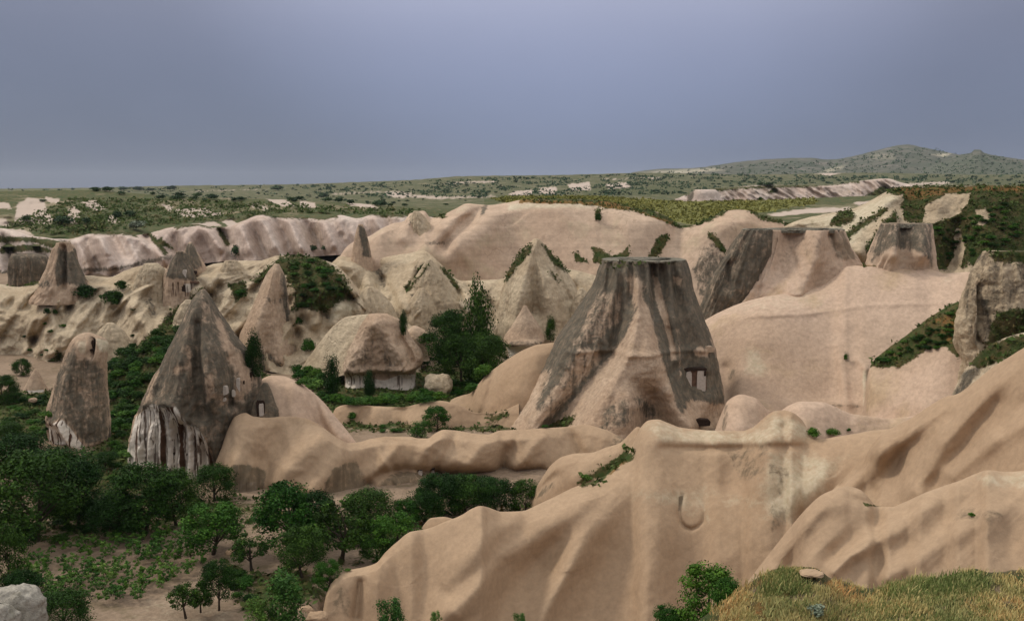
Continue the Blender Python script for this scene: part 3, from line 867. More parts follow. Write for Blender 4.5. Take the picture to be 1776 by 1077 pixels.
relief('hill', [(-60, 490, 262), (0, 493, 262), (30, 498, 262), (60, 490, 260), (90, 482, 258), (150, 478, 255), (190, 481, 252), (215, 470, 252), (240, 462, 252), (265, 459, 252), (290, 466, 250), (320, 476, 250), (345, 468, 250), (370, 458, 250),
                (395, 455, 250), (420, 452, 250), (450, 452, 248), (480, 444, 246), (520, 443, 246), (550, 448, 246), (580, 458, 246), (600, 475, 245), (625, 505, 240), (660, 540, 236), (700, 556, 234), (730, 575, 232)],
       [(-60, 650), (180, 640), (300, 620), (500, 650), (730, 690)], M['cream'], step=2.0, k=0.9, namp=3.6, nscale=0.075, ribk=0.9, rid=(4.5, 0.06), flute=0.6, fscale=0.8, fdir=0.5, terr=0.35,
       ribs=CREAM_RIBS + [[(110, 490, 20, 3), (60, 560, 40, 5), (20, 620, 40, 4)], [(265, 462, 16, 4), (230, 520, 18, 6), (260, 590, 20, 5)], [(240, 480, 8, -4), (210, 540, 10, -5), (180, 600, 12, -4)],
             [(215, 520, 10, 4), (270, 590, 14, 6)], [(320, 480, 18, 4), (320, 540, 18, 5)], [(400, 460, 20, 4), (380, 500, 20, 5)], [(535, 445, 30, 4), (570, 500, 34, 9), (590, 540, 20, 5)],
             [(600, 480, 8, 3), (640, 530, 10, 5), (700, 560, 10, 4)], [(0, 530, 30, 4), (60, 525, 30, 4)], [(130, 560, 40, 4), (200, 600, 40, 4)], [(380, 500, 8, -5), (350, 530, 8, -4)], [(620, 515, 6, -4), (655, 545, 6, -4)]],
       masks={'green': [([(488, 447), (520, 443), (560, 448), (600, 490), (614, 520), (590, 520), (570, 540), (555, 540), (530, 530), (512, 540), (510, 500), (490, 475), (478, 455)], 5),
                        ([(432, 488), (455, 470), (486, 450), (500, 470), (470, 480), (450, 492)], 4, 0.8), ([(310, 525), (350, 500), (350, 515), (315, 560), (270, 575), (280, 560)], 5, 0.9),
                        ([(395, 490), (425, 490), (430, 510), (408, 525)], 4, 0.9), ([(60, 645), (105, 610), (110, 618), (70, 652)], 3, 0.9), ([(0, 485), (60, 483), (75, 495), (20, 497)], 3, 0.8)],
              'pale': [([(-60, 510), (300, 510), (330, 600), (-60, 640)], 30, 0.25), ([(550, 530), (610, 520), (615, 545), (570, 560)], 5, 0.7)],
              'dark': [([(248, 520), (262, 515), (275, 545), (262, 552)], 4, 0.6), ([(240, 585), (262, 575), (268, 590)], 3, 0.5)]}, key='leftcream')
relief('hill', [(150, 700, 196), (180, 655, 198), (200, 622, 200), (240, 598, 200), (285, 566, 200), (320, 572, 200), (400, 590, 200), (450, 640, 198), (500, 670, 195)],
       [(150, 800, 158), (300, 800, 158), (500, 760, 165)], M['scrub'], step=3, namp=1.5, nscale=0.1, back=(12, 8),
       masks={'green': [([(100, 540), (520, 540), (520, 820), (100, 820)], 5, 0.95)]}, key='scrubslope')

# ------------------------------------------------------------------ right pink hill
relief('hill', [(1205, 566, 198), (1225, 554, 198), (1255, 538, 197), (1290, 524, 196), (1330, 514, 196), (1380, 507, 197), (1420, 498, 198), (1450, 478, 199), (1470, 462, 199), (1500, 460, 198), (1540, 462, 197), (1580, 462, 196), (1610, 466, 195), (1640, 474, 192), (1680, 472, 190), (1720, 478, 188), (1860, 490, 185)],
       [(1205, 770), (1300, 785), (1860, 785)], M['pink'], step=2.5, k=0.95, p=0.7, namp=1.3, nscale=0.035, flute=0.25, fscale=0.22, fdir=0.0, back=(14, 4), cnoise=0.3,
       ribs=[[(1440, 450, 20, 2), (1330, 500, 40, 5), (1235, 560, 30, 4)], [(1350, 480, 10, -2), (1290, 535, 14, -3)], [(1420, 470, 40, 3), (1400, 600, 60, 5), (1390, 700, 60, 4)],
             [(1580, 470, 40, 2), (1560, 560, 50, 2)], [(1500, 640, 6, 2.0), (1500, 735, 6, 2.0)], [(1490, 625, 5, 1.5), (1505, 640, 5, 1.5)], [(1300, 600, 30, 4), (1290, 700, 40, 5)],
             [(1452, 600, 6, 1.0), (1475, 720, 6, 1.0)], [(1260, 640, 8, -3), (1262, 720, 10, -4)], [(1370, 702, 7, 1.2), (1440, 700, 6, 1.2), (1600, 703, 6, 1.2)],
             [(1225, 552, 3, 0.9), (1400, 545, 2.5, 0.6), (1500, 530, 2.5, 0.5), (1660, 525, 2.5, 0.4)]],
       masks={'pale': [([(1222, 548), (1300, 505), (1400, 500), (1450, 520), (1430, 540), (1300, 550)], 14, 0.35), ([(1295, 600), (1320, 605), (1335, 640), (1330, 660), (1290, 650)], 12, 0.6),
                       ([(1496, 640), (1504, 640), (1504, 735), (1496, 735)], 3, 0.7), ([(1620, 480), (1670, 472), (1650, 500)], 10, 0.4)],
              'dark': [([(1463, 605), (1472, 612), (1473, 626), (1466, 627)], 2.5, 0.9), ([(1370, 700), (1600, 704), (1600, 709), (1370, 706)], 2.0, 0.6), ([(1265, 640), (1278, 640), (1274, 655), (1262, 660)], 3, 0.6)],
              'green': [([(1465, 452), (1500, 447), (1545, 450), (1540, 462), (1500, 462)], 3)],
              'rust': [([(1462, 456), (1540, 458), (1540, 463), (1470, 461)], 2)]}, key='pinkhill')
relief('hill', [(1484, 748, 168), (1494, 722, 168), (1500, 690, 168), (1504, 655, 168), (1512, 630, 168), (1530, 612, 168), (1570, 583, 167), (1620, 545, 166), (1650, 528, 165), (1680, 517, 164), (1720, 505, 162), (1860, 480, 160)],
       [(1484, 752), (1500, 770), (1860, 790)], M['pink'], step=2.6, k=1.1, namp=1.0, nscale=0.05, back=(14, 10), cnoise=1.2,
       ribs=[[(1500, 660, 10, 2), (1550, 700, 15, 1)], [(1640, 620, 20, 2), (1610, 700, 25, 3)]],
       masks={'green': [([(1508, 636), (1512, 622), (1570, 578), (1620, 540), (1680, 512), (1860, 480), (1860, 560), (1670, 560), (1668, 610), (1660, 620), (1640, 602), (1612, 606), (1585, 625), (1560, 636), (1540, 636)], 4)],
              'rust': [([(1600, 560), (1680, 520), (1680, 600), (1640, 600)], 8, 0.6)],
              'dark': [([(1500, 700), (1860, 700), (1860, 780), (1500, 760)], 30, 0.15)]}, key='spur')
relief('hill', [(1625, 745, 134), (1645, 700, 134), (1655, 676, 134), (1668, 650, 133), (1690, 622, 132), (1715, 600, 130), (1745, 585, 128), (1860, 560, 125)],
       [(1625, 770), (1860, 780)], M['cream'], step=2.5, k=1.1, namp=1.6, nscale=0.15, back=(10, 10),
       masks={'green': [([(1680, 630), (1715, 596), (1860, 560), (1860, 620), (1740, 620), (1700, 640)], 4)],
              'dark': [([(1650, 690), (1670, 645), (1705, 630), (1700, 650), (1670, 680)], 4, 0.8)]}, key='rockstrip')
relief('hill', [(1235, 760, 154), (1250, 720, 154), (1262, 695, 154), (1285, 684, 154), (1310, 690, 154), (1335, 712, 154), (1352, 712, 154), (1368, 703, 154), (1390, 696, 154), (1425, 697, 154), (1450, 706, 154), (1475, 717, 154), (1510, 722, 154),
                (1540, 726, 154), (1580, 722, 153), (1640, 730, 153)],
       [(1235, 790), (1640, 790)], M['pink'], step=2.3, k=0.9, namp=1.0, nscale=0.1, back=(10, 8), cnoise=0.4,
       ribs=[[(1285, 686, 22, 2), (1285, 740, 26, 4)], [(1400, 698, 24, 2), (1390, 740, 30, 4)], [(1340, 712, 8, -3), (1345, 750, 8, -3)]],
       masks={'dark': [([(1250, 745), (1256, 690), (1262, 690), (1262, 745)], 3, 0.6)]}, key='domes')

# ------------------------------------------------------------------ middle smooth ridges
relief('rock_ridge', [(770, 735, 184), (782, 694, 184), (800, 686, 184), (815, 682, 184), (828, 668, 183), (842, 652, 182), (862, 636, 181), (885, 620, 180), (910, 606, 180), (935, 597, 180), (970, 594, 180), (1010, 600, 180)],
       [(770, 755), (1010, 760)], M['near'], step=2.4, k=1.0, namp=1.0, nscale=0.08, back=(12, 10), cnoise=0.3,
       ribs=[[(850, 645, 14, 3), (838, 700, 20, 4)], [(935, 600, 20, 3), (900, 680, 24, 5)], [(860, 640, 5, -3), (845, 690, 6, -3), (835, 720, 5, -2)]], key='smooth')
relief('rock_ridge', [(575, 722, 172), (583, 707, 172), (600, 702, 172), (630, 703, 172), (665, 705, 172), (700, 706, 171), (722, 701, 171), (745, 698, 170), (765, 695, 170), (790, 700, 170), (830, 716, 170), (860, 715, 170), (900, 700, 170)],
       [(575, 745), (620, 748), (900, 752)], M['near'], step=2.2, k=1.1, namp=1.0, nscale=0.12, back=(8, 7), cnoise=0.5,
       ribs=[[(700, 707, 10, -1), (690, 740, 12, -2)], [(640, 706, 6, -2), (615, 735, 6, -2)], [(650, 712, 12, 2), (660, 735, 16, 3)], [(735, 702, 10, 1), (720, 735, 14, 3)]],
       masks={'green': [([(835, 722), (880, 712), (885, 722), (850, 735)], 4, 0.8)]}, key='ledge')
relief('rock_ridge', [(395, 735, 148), (420, 712, 148), (436, 690, 147), (446, 668, 147), (458, 655, 147), (472, 651, 147), (490, 652, 147), (512, 660, 146), (535, 674, 146), (560, 696, 145), (580, 720, 144), (600, 744, 143), (618, 768, 142), (630, 790, 142)],
       [(395, 800), (630, 800)], M['pink'], step=2.2, k=1.2, p=0.55, namp=0.5, nscale=0.1, back=(12, 11), cnoise=0.2,
       ribs=[[(480, 655, 22, 2), (470, 720, 30, 3)], [(545, 690, 6, -2.0), (555, 730, 7, -3), (572, 765, 7, -3)], [(525, 672, 16, 2), (590, 760, 12, 2)]], key='dome')
relief('rock_ridge', [(360, 850, 137), (372, 806, 137), (384, 775, 137), (396, 742, 137), (408, 722, 136.5), (425, 716, 136.5), (440, 722, 136), (465, 724, 136), (495, 722, 136), (525, 724, 136), (548, 733, 136), (570, 748, 136), (590, 762, 136), (606, 768, 137), (625, 766, 138), (642, 761, 139),
                      (675, 757, 140), (710, 757, 141), (728, 760, 141), (742, 760, 141), (755, 751, 142), (770, 745, 142), (795, 747, 143), (825, 752, 143), (845, 753, 143), (870, 746, 144), (905, 745, 145), (945, 742, 146), (985, 740, 147), (1010, 736, 147),
                      (1050, 745, 146), (1080, 760, 145), (1120, 780, 144)],
       [(360, 880), (460, 885), (700, 890), (900, 900), (1120, 900)], M['near'], step=2.1, k=1.3, p=0.7, ribk=0.85, rid=(0.7, 0.10), namp=1.1, nscale=0.08, back=(14, 12), cnoise=0.3,
       ribs=[[(445, 728, 25, 1.5), (395, 800, 30, 3)], [(575, 752, 18, 2), (520, 790, 22, 3), (478, 840, 20, 3)], [(500, 735, 20, -1), (462, 800, 16, -2.5), (462, 860, 14, -4)], [(660, 760, 20, 1.5), (590, 795, 22, 2.5), (545, 850, 16, 3)],
             [(735, 762, 20, 1.5), (650, 830, 22, 2)], [(820, 755, 40, 1), (800, 800, 40, 3)], [(765, 822, 8, -5), (850, 830, 9, -7), (935, 826, 9, -6)], [(870, 750, 7, -1), (875, 815, 8, -2)], [(900, 748, 30, 2), (940, 800, 40, 2)],
             [(985, 742, 6, -1.5), (1010, 790, 6, -1.5)], [(700, 760, 8, 1), (668, 800, 8, 1.4), (650, 830, 8, 1.0)], [(760, 752, 8, 1), (735, 790, 9, 1.4), (720, 815, 8, 1)], [(850, 758, 8, 1), (820, 795, 9, 1.4), (805, 825, 8, 1)], [(945, 750, 8, 1), (915, 790, 9, 1.5), (890, 825, 8, 1)], [(790, 752, 6, -1), (770, 800, 7, -1.4)], [(900, 752, 6, -1), (870, 810, 7, -1.4)], [(765, 748, 14, 1), (850, 775, 12, 1.5), (900, 760, 10, 1)], [(640, 840, 7, -2.5), (660, 822, 6, -2), (700, 815, 6, -2), (755, 820, 6, -2.5)]],
       masks={'dark': [([(558, 865), (565, 840), (580, 812), (600, 800), (618, 802), (630, 820), (636, 850), (620, 870)], 4, 0.85),  # dark insides of caves painted on: lens here, cave zone next
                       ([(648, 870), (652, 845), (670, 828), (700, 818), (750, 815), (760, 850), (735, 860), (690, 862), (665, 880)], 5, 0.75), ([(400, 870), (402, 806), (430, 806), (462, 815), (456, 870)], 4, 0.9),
                       ([(760, 826), (935, 828), (925, 870), (760, 870)], 5, 0.8), ([(1030, 800), (1070, 755), (1120, 740), (1120, 790), (1050, 800)], 5, 0.6)],  # shade under the overhang painted into the rock colour first
              'white': [([(402, 838), (445, 835), (446, 866), (402, 866)], 3), ([(474, 868), (480, 850), (490, 852), (486, 870)], 3), ([(683, 855), (700, 850), (716, 845), (720, 880), (700, 885)], 3)],
              'streak': [([(400, 806), (450, 806), (450, 870), (400, 870)], 4)]}, key='midridge')

# near ridges
relief('rock_ridge', [(890, 915, 122), (905, 892, 122), (920, 862, 121), (938, 832, 120), (956, 806, 119), (975, 792, 118), (1000, 786, 117), (1025, 785, 116), (1050, 776, 115), (1075, 768, 114), (1092, 752, 113.5), (1106, 740, 113), (1130, 760, 113), (1160, 800, 112)],
       [(890, 940), (1160, 900)], M['near'], step=2.1, k=1.2, p=0.55, namp=0.5, nscale=0.1, back=(8, 7), cnoise=0.25,
       ribs=[[(985, 792, 16, 1.5), (930, 860, 20, 2.5)], [(1075, 772, 16, 1), (1000, 830, 16, 2)], [(920, 865, 5, -1.5), (945, 840, 6, -2), (962, 826, 6, -1.5)]],
       masks={'green': [([(1003, 838), (1020, 822), (1050, 806), (1080, 785), (1098, 780), (1098, 796), (1070, 812), (1040, 830)], 4)],
              'dark': [([(918, 872), (940, 845), (960, 832), (962, 840), (945, 858)], 4, 0.6)]}, key='lobe')
Cc = [(548, 1110, 92), (560, 1058, 94), (566, 1030, 95), (576, 1010, 96), (600, 990, 97), (635, 982, 98), (652, 976, 98), (668, 958, 99), (690, 938, 100), (712, 922, 100), (740, 917, 101), (770, 905, 101), (800, 893, 101), (818, 882, 101), (833, 877, 101), (848, 880, 102),
      (870, 887, 103), (905, 886, 104), (930, 876, 105), (960, 862, 106), (1000, 843, 107), (1040, 830, 108), (1066, 812, 109), (1086, 792, 110), (1100, 765, 111), (1112, 740, 111), (1125, 729, 111), (1140, 727, 111), (1158, 733, 111), (1180, 741, 111), (1215, 745, 111), (1250, 747, 110),
      (1285, 747, 110), (1305, 741, 109), (1322, 727, 109), (1340, 714, 109), (1358, 711, 109), (1374, 715, 108), (1390, 727, 108), (1402, 745, 107), (1414, 757, 106), (1426, 761, 105.5), (1450, 757, 105), (1482, 752, 104), (1516, 746, 103), (1545, 744, 102), (1580, 760, 101)]
relief('rock_ridge', Cc, [(548, 1125), (560, 1100), (640, 1100), (900, 1115), (1200, 1120), (1560, 1120)], M['near'], step=2.2, k=0.95, p=0.6, namp=0.45, nscale=0.05, rid=(0.15, 0.07), flute=0.10, fscale=0.35, fdir=0.9, back=(10, 9), cnoise=0.3,
       ribs=[[(575, 1015, 20, 1), (640, 990, 16, 0.5)], [(625, 1010, 5, -1.5), (617, 1070, 6, -2)], [(700, 935, 16, 0.5), (650, 1010, 25, 2.5), (655, 1090, 25, 1)],
             [(905, 890, 10, 0.5), (850, 930, 18, 2), (800, 985, 20, 2.6), (760, 1080, 20, 2.5)], [(1075, 805, 12, 0.5), (1000, 880, 22, 3.4), (930, 930, 20, 3), (870, 965, 14, 3.0), (790, 1060, 16, 3)],
             [(1085, 850, 20, 2), (1010, 940, 20, 4.2), (985, 985, 14, 4.5), (945, 1060, 14, 4), (925, 1110, 16, 3)], [(905, 930, 20, -1.5), (845, 985, 18, -2), (780, 1030, 14, -2)],
             [(980, 930, 18, -2), (935, 975, 25, -4), (880, 1040, 25, -3.5), (850, 1100, 25, -3)], [(1140, 860, 30, 1), (1120, 990, 30, 2), (1105, 1090, 30, 2)], [(1060, 960, 25, -1.5), (1010, 1080, 25, -2.5)],
             [(1180, 980, 25, -1.6), (1200, 1080, 30, -2)], [(1310, 850, 40, 2), (1290, 960, 40, 2)],
             [(1130, 750, 25, 1.6), (1180, 762, 14, 1.6), (1280, 765, 12, 1.6), (1330, 768, 12, 1.2)], [(1150, 776, 6, -1.2), (1240, 778, 5, -1.6), (1330, 775, 6, -1.6), (1400, 774, 4, -1)],
             [(1350, 720, 18, 1.6), (1340, 762, 22, 2.4)], [(1385, 722, 5, -1.0), (1360, 740, 6, -1.5)], [(1184, 858, 2.2, -0.4), (1179, 875, 2.2, -0.6), (1178, 893, 2.2, -0.7), (1181, 905, 2.2, -0.9), (1189, 914, 2.2, -1.2), (1199, 918, 2.2, -1.1), (1210, 913, 2, -0.8), (1220, 903, 2, -0.5), (1222, 885, 2, -0.2), (1223, 860, 2, -0.1)],
             [(1440, 770, 10, 1), (1420, 830, 24, 3), (1340, 920, 30, 2)], [(1270, 790, 16, -1), (1265, 840, 18, -2)], [(1330, 780, 14, 1), (1320, 850, 24, 1)], [(1350, 870, 25, -2), (1370, 900, 30, -3)]],
       masks={'pale': [([(1112, 745), (1130, 728), (1190, 742), (1300, 745), (1345, 712), (1400, 735), (1412, 765), (1330, 775), (1150, 772)], 10, 0.55),
                       ([(1090, 850), (1230, 845), (1230, 900), (1160, 880), (1100, 868)], 16, 0.5), ([(1200, 845), (1290, 850), (1340, 860), (1330, 890), (1250, 880)], 16, 0.4),
                       ([(1330, 780), (1470, 790), (1430, 850), (1370, 910), (1320, 900), (1320, 830)], 18, 0.65)],
              'dark': [([(1262, 775), (1332, 770), (1332, 820), (1300, 838), (1265, 825)], 10, 0.42), ([(1330, 800), (1380, 815), (1350, 860), (1330, 850)], 8, 0.5), ([(1320, 870), (1370, 880), (1370, 905), (1330, 930)], 14, 0.4),
                       ([(1178, 860), (1186, 858), (1182, 885), (1176, 885)], 2, 0.8), ([(580, 1015), (620, 1010), (612, 1075), (572, 1070)], 10, 0.5)],
              'green': [([(1003, 838), (1020, 826), (1050, 812), (1080, 790), (1100, 782), (1098, 800), (1070, 812), (1040, 834), (1010, 842)], 5)],
              'rust': [([(1040, 834), (1080, 800), (1098, 796), (1070, 815)], 4)]}, key='foreridge')
relief('rock_ridge', [(725, 930, 106), (735, 910, 106), (748, 898, 106), (768, 896, 106), (785, 899, 106), (805, 905, 106), (830, 920, 106)], [(725, 960), (830, 960)], M['near'],
       step=2.2, k=1.2, p=0.5, namp=0.3, nscale=0.15, back=(5, 5), cnoise=0.2, key='hump')
relief('rock_ridge', [(1415, 895, 96), (1432, 862, 96), (1450, 843, 96), (1475, 818, 96), (1498, 795, 96), (1512, 772, 95.5), (1530, 752, 95), (1555, 738, 95), (1580, 725, 94), (1610, 705, 93), (1640, 688, 92), (1660, 683, 91), (1690, 662, 90), (1720, 638, 89), (1745, 622, 88), (1800, 590, 86), (1880, 560, 84)],
       [(1415, 905), (1430, 905), (1500, 930), (1880, 930)], M['near'], step=2.3, k=0.9, p=0.65, namp=0.55, nscale=0.05, rid=(0.2, 0.07), flute=0.14, fscale=0.35, fdir=0.85, back=(12, 9), cnoise=0.3,
       ribs=[[(1670, 676, 14, 0.5), (1600, 740, 16, 3), (1520, 790, 14, 3.5), (1470, 840, 12, 3.5), (1440, 880, 12, 3)], [(1760, 620, 14, 1), (1700, 690, 18, 3), (1640, 760, 20, 3), (1590, 850, 18, 3)],
             [(1640, 720, 12, -1.5), (1560, 790, 14, -3), (1520, 850, 16, -3)], [(1800, 720, 16, 2), (1720, 760, 16, 3), (1650, 820, 14, 3)], [(1730, 700, 14, -2), (1680, 770, 14, -3), (1620, 840, 14, -2)],
             [(1440, 775, 16, -1.5), (1500, 800, 12, -3.5), (1460, 840, 8, -4)], [(1500, 757, 20, 1.5), (1450, 790, 16, 1.5)], [(1800, 680, 12, -2), (1740, 740, 12, -2)]],
       masks={'rust': [([(1600, 720), (1860, 700), (1860, 860), (1560, 860)], 40, 0.12)]}, key='sideridge')
relief('rock_ridge', [(1225, 1120, 74), (1262, 1060, 74), (1290, 1018, 74), (1330, 965, 74), (1370, 915, 74), (1400, 880, 73), (1425, 858, 73), (1448, 848, 73), (1470, 843, 73), (1492, 849, 72.5), (1508, 864, 72), (1520, 877, 72), (1545, 879, 71), (1570, 870, 71), (1600, 856, 70), (1635, 843, 70), (1665, 833, 69), (1690, 822, 69),
                      (1715, 815, 68), (1745, 818, 68), (1800, 812, 67), (1880, 800, 66)],
       [(1225, 1130), (1262, 1110), (1400, 1130), (1880, 1140)], M['near'], step=2.3, k=0.85, p=0.62, namp=0.4, nscale=0.06, rid=(0.15, 0.09), flute=0.12, fscale=0.35, fdir=0.8, back=(9, 8), cnoise=0.3,
       ribs=[[(1450, 852, 18, 1.0), (1390, 920, 16, 1.5), (1320, 1010, 14, 1.5)], [(1430, 900, 14, -1.0), (1370, 980, 14, -1.6)], [(1640, 846, 18, 1), (1560, 915, 16, 2), (1475, 962, 9, 2.4), (1445, 990, 9, 2)],
             [(1520, 895, 18, -1), (1450, 960, 14, -1.8), (1420, 1010, 14, -1.5)], [(1750, 880, 20, 1), (1640, 930, 20, 2), (1540, 1000, 14, 2)], [(1680, 870, 20, -0.8), (1600, 950, 16, -1.6)],
             [(1500, 870, 6, -1), (1475, 860, 5, -0.5)]],
       masks={'dark': [([(1660, 880), (1740, 880), (1740, 910), (1660, 905)], 12, 0.4)], 'pale': [([(1680, 822), (1880, 805), (1880, 850), (1740, 850), (1700, 840)], 10, 0.5)],
              'green': [([(1495, 872), (1530, 876), (1540, 880), (1500, 880)], 2, 0.8)]}, key='rightridge')
relief('hill', [(1185, 1110, 28), (1212, 1080, 28), (1240, 1058, 28), (1262, 1044, 28), (1290, 1020, 28), (1320, 1000, 28), (1345, 988, 28), (1375, 984, 28), (1410, 985, 28), (1440, 1003, 28.5), (1470, 1012, 29), (1505, 1022, 29), (1530, 1020, 29), (1560, 1008, 29), (1590, 1001, 29), (1620, 1005, 29), (1650, 998, 29),
                (1690, 988, 29), (1720, 994, 29), (1760, 990, 29), (1880, 985, 29)],
       [(1185, 1180, 25), (1400, 1180, 23), (1880, 1180, 22)], M['scrub'], step=3, namp=0.35, nscale=0.35, back=(5, 3), cnoise=1.2,
       masks={'green': [([(1180, 960), (1900, 960), (1900, 1200), (1180, 1200)], 5, 0.6)], 'rust': [([(1300, 1000), (1380, 990), (1500, 1060), (1700, 1100), (1250, 1100)], 20, 0.6)]}, key='knoll')

# ------------------------------------------------------------------ free-standing rocks
big_mesa = tower('flat_topped_rock', [(1046, 450), (1038, 465), (1031, 490), (1016, 515), (996, 545), (972, 582), (950, 620), (928, 655), (902, 690), (876, 722), (832, 768)],
                 [(1187, 450), (1194, 470), (1200, 500), (1212, 535), (1224, 570), (1236, 605), (1243, 640), (1249, 680), (1254, 720), (1266, 765)], 177, M['cone'],
                 'huge flat-topped grey rock with pink ribs rising in the middle of the valley', dr=0.72, nth=340, step=2.0, flat=True, namp=0.035, nscale=0.16, flute=0.08, fk=2.6, sup=1.25, rough=0.05,
                 ribs=[[(860, 603, 3, 0.5), (1270, 606, 3, 0.5)], [(1100, 545, 5, 0.8), (1085, 600, 6, 1.4), (1045, 665, 7, 1.6), (990, 742, 8, 1.2)], [(1138, 480, 4, -0.8), (1166, 610, 4, -0.8)], [(1108, 500, 14, 1.5), (1110, 560, 26, 3.5), (1100, 620, 34, 5), (1075, 680, 48, 7), (1040, 760, 60, 9)], [(1120, 600, 16, 1), (1150, 670, 16, 3), (1185, 740, 18, 4)], [(1085, 640, 8, -0.5), (1125, 690, 16, -3), (1120, 735, 24, -3)],
                       [(1060, 500, 20, 1.5), (1000, 580, 20, 3), (945, 680, 22, 4), (900, 750, 24, 5)], [(1040, 620, 12, -2), (1010, 670, 14, -3), (960, 735, 16, -4)], [(1075, 470, 6, 1), (1070, 560, 6, -1.5), (1062, 612, 6, -2)],
                       [(1150, 470, 6, -1), (1165, 560, 6, 1), (1170, 620, 6, 1)], [(1135, 455, 5, -1.5), (1140, 520, 6, -1.5)], [(1180, 455, 5, 1), (1205, 560, 8, 1.5), (1225, 640, 8, 1)], [(905, 700, 6, -2), (930, 660, 6, -2)],
                       [(1200, 720, 14, 2), (1225, 690, 14, 2)]] + [[(x_, 452, 4, (-1) ** i_ * 0.7), (x_ + (x_ - 1115) * 0.10, 500, 5, (-1) ** i_ * 0.9), (x_ + (x_ - 1115) * 0.28, 560, 6, 0)] for i_, x_ in enumerate(range(1050, 1186, 9))],
                 masks={'dark': [([(1036, 440), (1200, 440), (1215, 520), (1250, 640), (1260, 700), (1240, 702), (1195, 692), (1182, 722), (1168, 700), (1100, 560), (1062, 615), (1040, 640), (1000, 690), (955, 745), (930, 745), (950, 715), (900, 700), (880, 720), (905, 670), (960, 590), (1000, 520)], 5, 0.95)],
                        'cut': [([(1084, 482), (1100, 476), (1116, 486), (1118, 510), (1108, 540), (1096, 522)], 5, 0.75), ([(1094, 560), (1112, 515), (1128, 545), (1142, 600), (1160, 660), (1186, 745), (985, 745), (1020, 700), (1062, 636), (1086, 596)], 3, 1.0),
                                ([(1132, 478), (1142, 480), (1150, 510), (1160, 545), (1168, 600), (1173, 624), (1164, 624), (1154, 570), (1138, 520)], 2.5, 0.9), ([(1166, 478), (1182, 484), (1180, 496), (1170, 490)], 2.5, 0.9), ([(1200, 606), (1215, 598), (1230, 608), (1226, 620), (1206, 616)], 2.5, 0.8),
                                ([(1045, 500), (1078, 515), (1078, 560), (1045, 585), (990, 600), (1010, 560), (1030, 520)], 6, 0.45), ([(1000, 602), (1040, 606), (1046, 622), (1010, 660), (975, 700), (958, 722), (935, 722), (945, 690), (985, 640)], 5, 0.62),
                                ([(865, 755), (900, 690), (930, 650), (958, 640), (940, 680), (915, 745)], 6, 0.9), ([(1172, 570), (1176, 570), (1184, 650), (1180, 650)], 2, 0.6)],
                        'patch': [([(1050, 705), (1068, 690), (1096, 690), (1098, 735), (1070, 745), (1030, 790), (1020, 780)], 6, 0.55), ([(1098, 690), (1115, 685), (1150, 722), (1120, 728), (1105, 710)], 6, 0.6)],
                        'green': [([(1046, 448), (1180, 448), (1175, 462), (1090, 468), (1042, 480)], 6, 0.42), ([(945, 742), (975, 725), (1000, 720), (985, 740)], 3)]}, key='mesa')
tower('rock_tower', [(1288, 399), (1278, 412), (1262, 440), (1245, 470), (1230, 500), (1218, 530), (1205, 570)], [(1338, 399), (1336, 430), (1325, 470), (1318, 500), (1300, 530), (1290, 570)], 205, M['cone'],
      'dark fluted rock cliff at the left end of the long flat-topped rock', dr=0.8, nth=140, flat=True, flute=0.22, fk=4, namp=0.08, sup=1.2,
      masks={'dark': [([(1200, 380), (1350, 380), (1350, 600), (1200, 600)], 4, 0.8)]}, ribs=[[(1268, 460, 5, -2), (1262, 500, 5, -1)]])
tower('flat_topped_rock', [(1326, 399), (1318, 420), (1302, 455), (1280, 490), (1250, 528), (1222, 562)], [(1460, 398), (1466, 412), (1474, 432), (1484, 448), (1500, 470), (1530, 500)], 209, M['pink'],
      'long pale flat-topped rock on the shoulder of the right pink hill', dr=0.6, nth=220, flat=True, flute=0.10, fk=4, namp=0.05, sup=1.25,
      ribs=[[(1340, 405, 14, 1), (1300, 480, 20, 3), (1260, 530, 20, 4)], [(1415, 405, 10, 2), (1400, 450, 16, 4), (1370, 500, 20, 5)], [(1375, 410, 14, -2), (1370, 470, 18, -2)], [(1442, 410, 4, -1.5), (1452, 450, 5, -1)]],
      masks={'dark': [([(1436, 402), (1462, 398), (1486, 448), (1470, 452), (1450, 446)], 4, 0.8), ([(1320, 398), (1330, 398), (1318, 425), (1308, 430)], 4, 0.7), ([(1350, 402), (1440, 402), (1430, 450), (1350, 460)], 20, 0.35)]})
tower('flat_topped_rock', [(1530, 392), (1524, 405), (1516, 428), (1508, 448), (1500, 475)], [(1612, 388), (1614, 400), (1615, 430), (1618, 455), (1628, 480)], 200, M['wall'],
      'small dark flat-topped rock below the scrubby slope at upper right', dr=0.7, nth=160, flat=True, flute=0.14, fk=3.5, namp=0.06, sup=1.25,
      ribs=[[(1550, 395, 8, 1), (1540, 440, 12, 2.5)], [(1600, 392, 8, 1), (1590, 440, 14, 3)], [(1572, 396, 8, -1.5), (1566, 440, 10, -1)]],
      masks={'dark': [([(1525, 388), (1618, 385), (1618, 462), (1600, 440), (1570, 432), (1545, 430), (1512, 455), (1508, 450)], 5, 0.75)]})
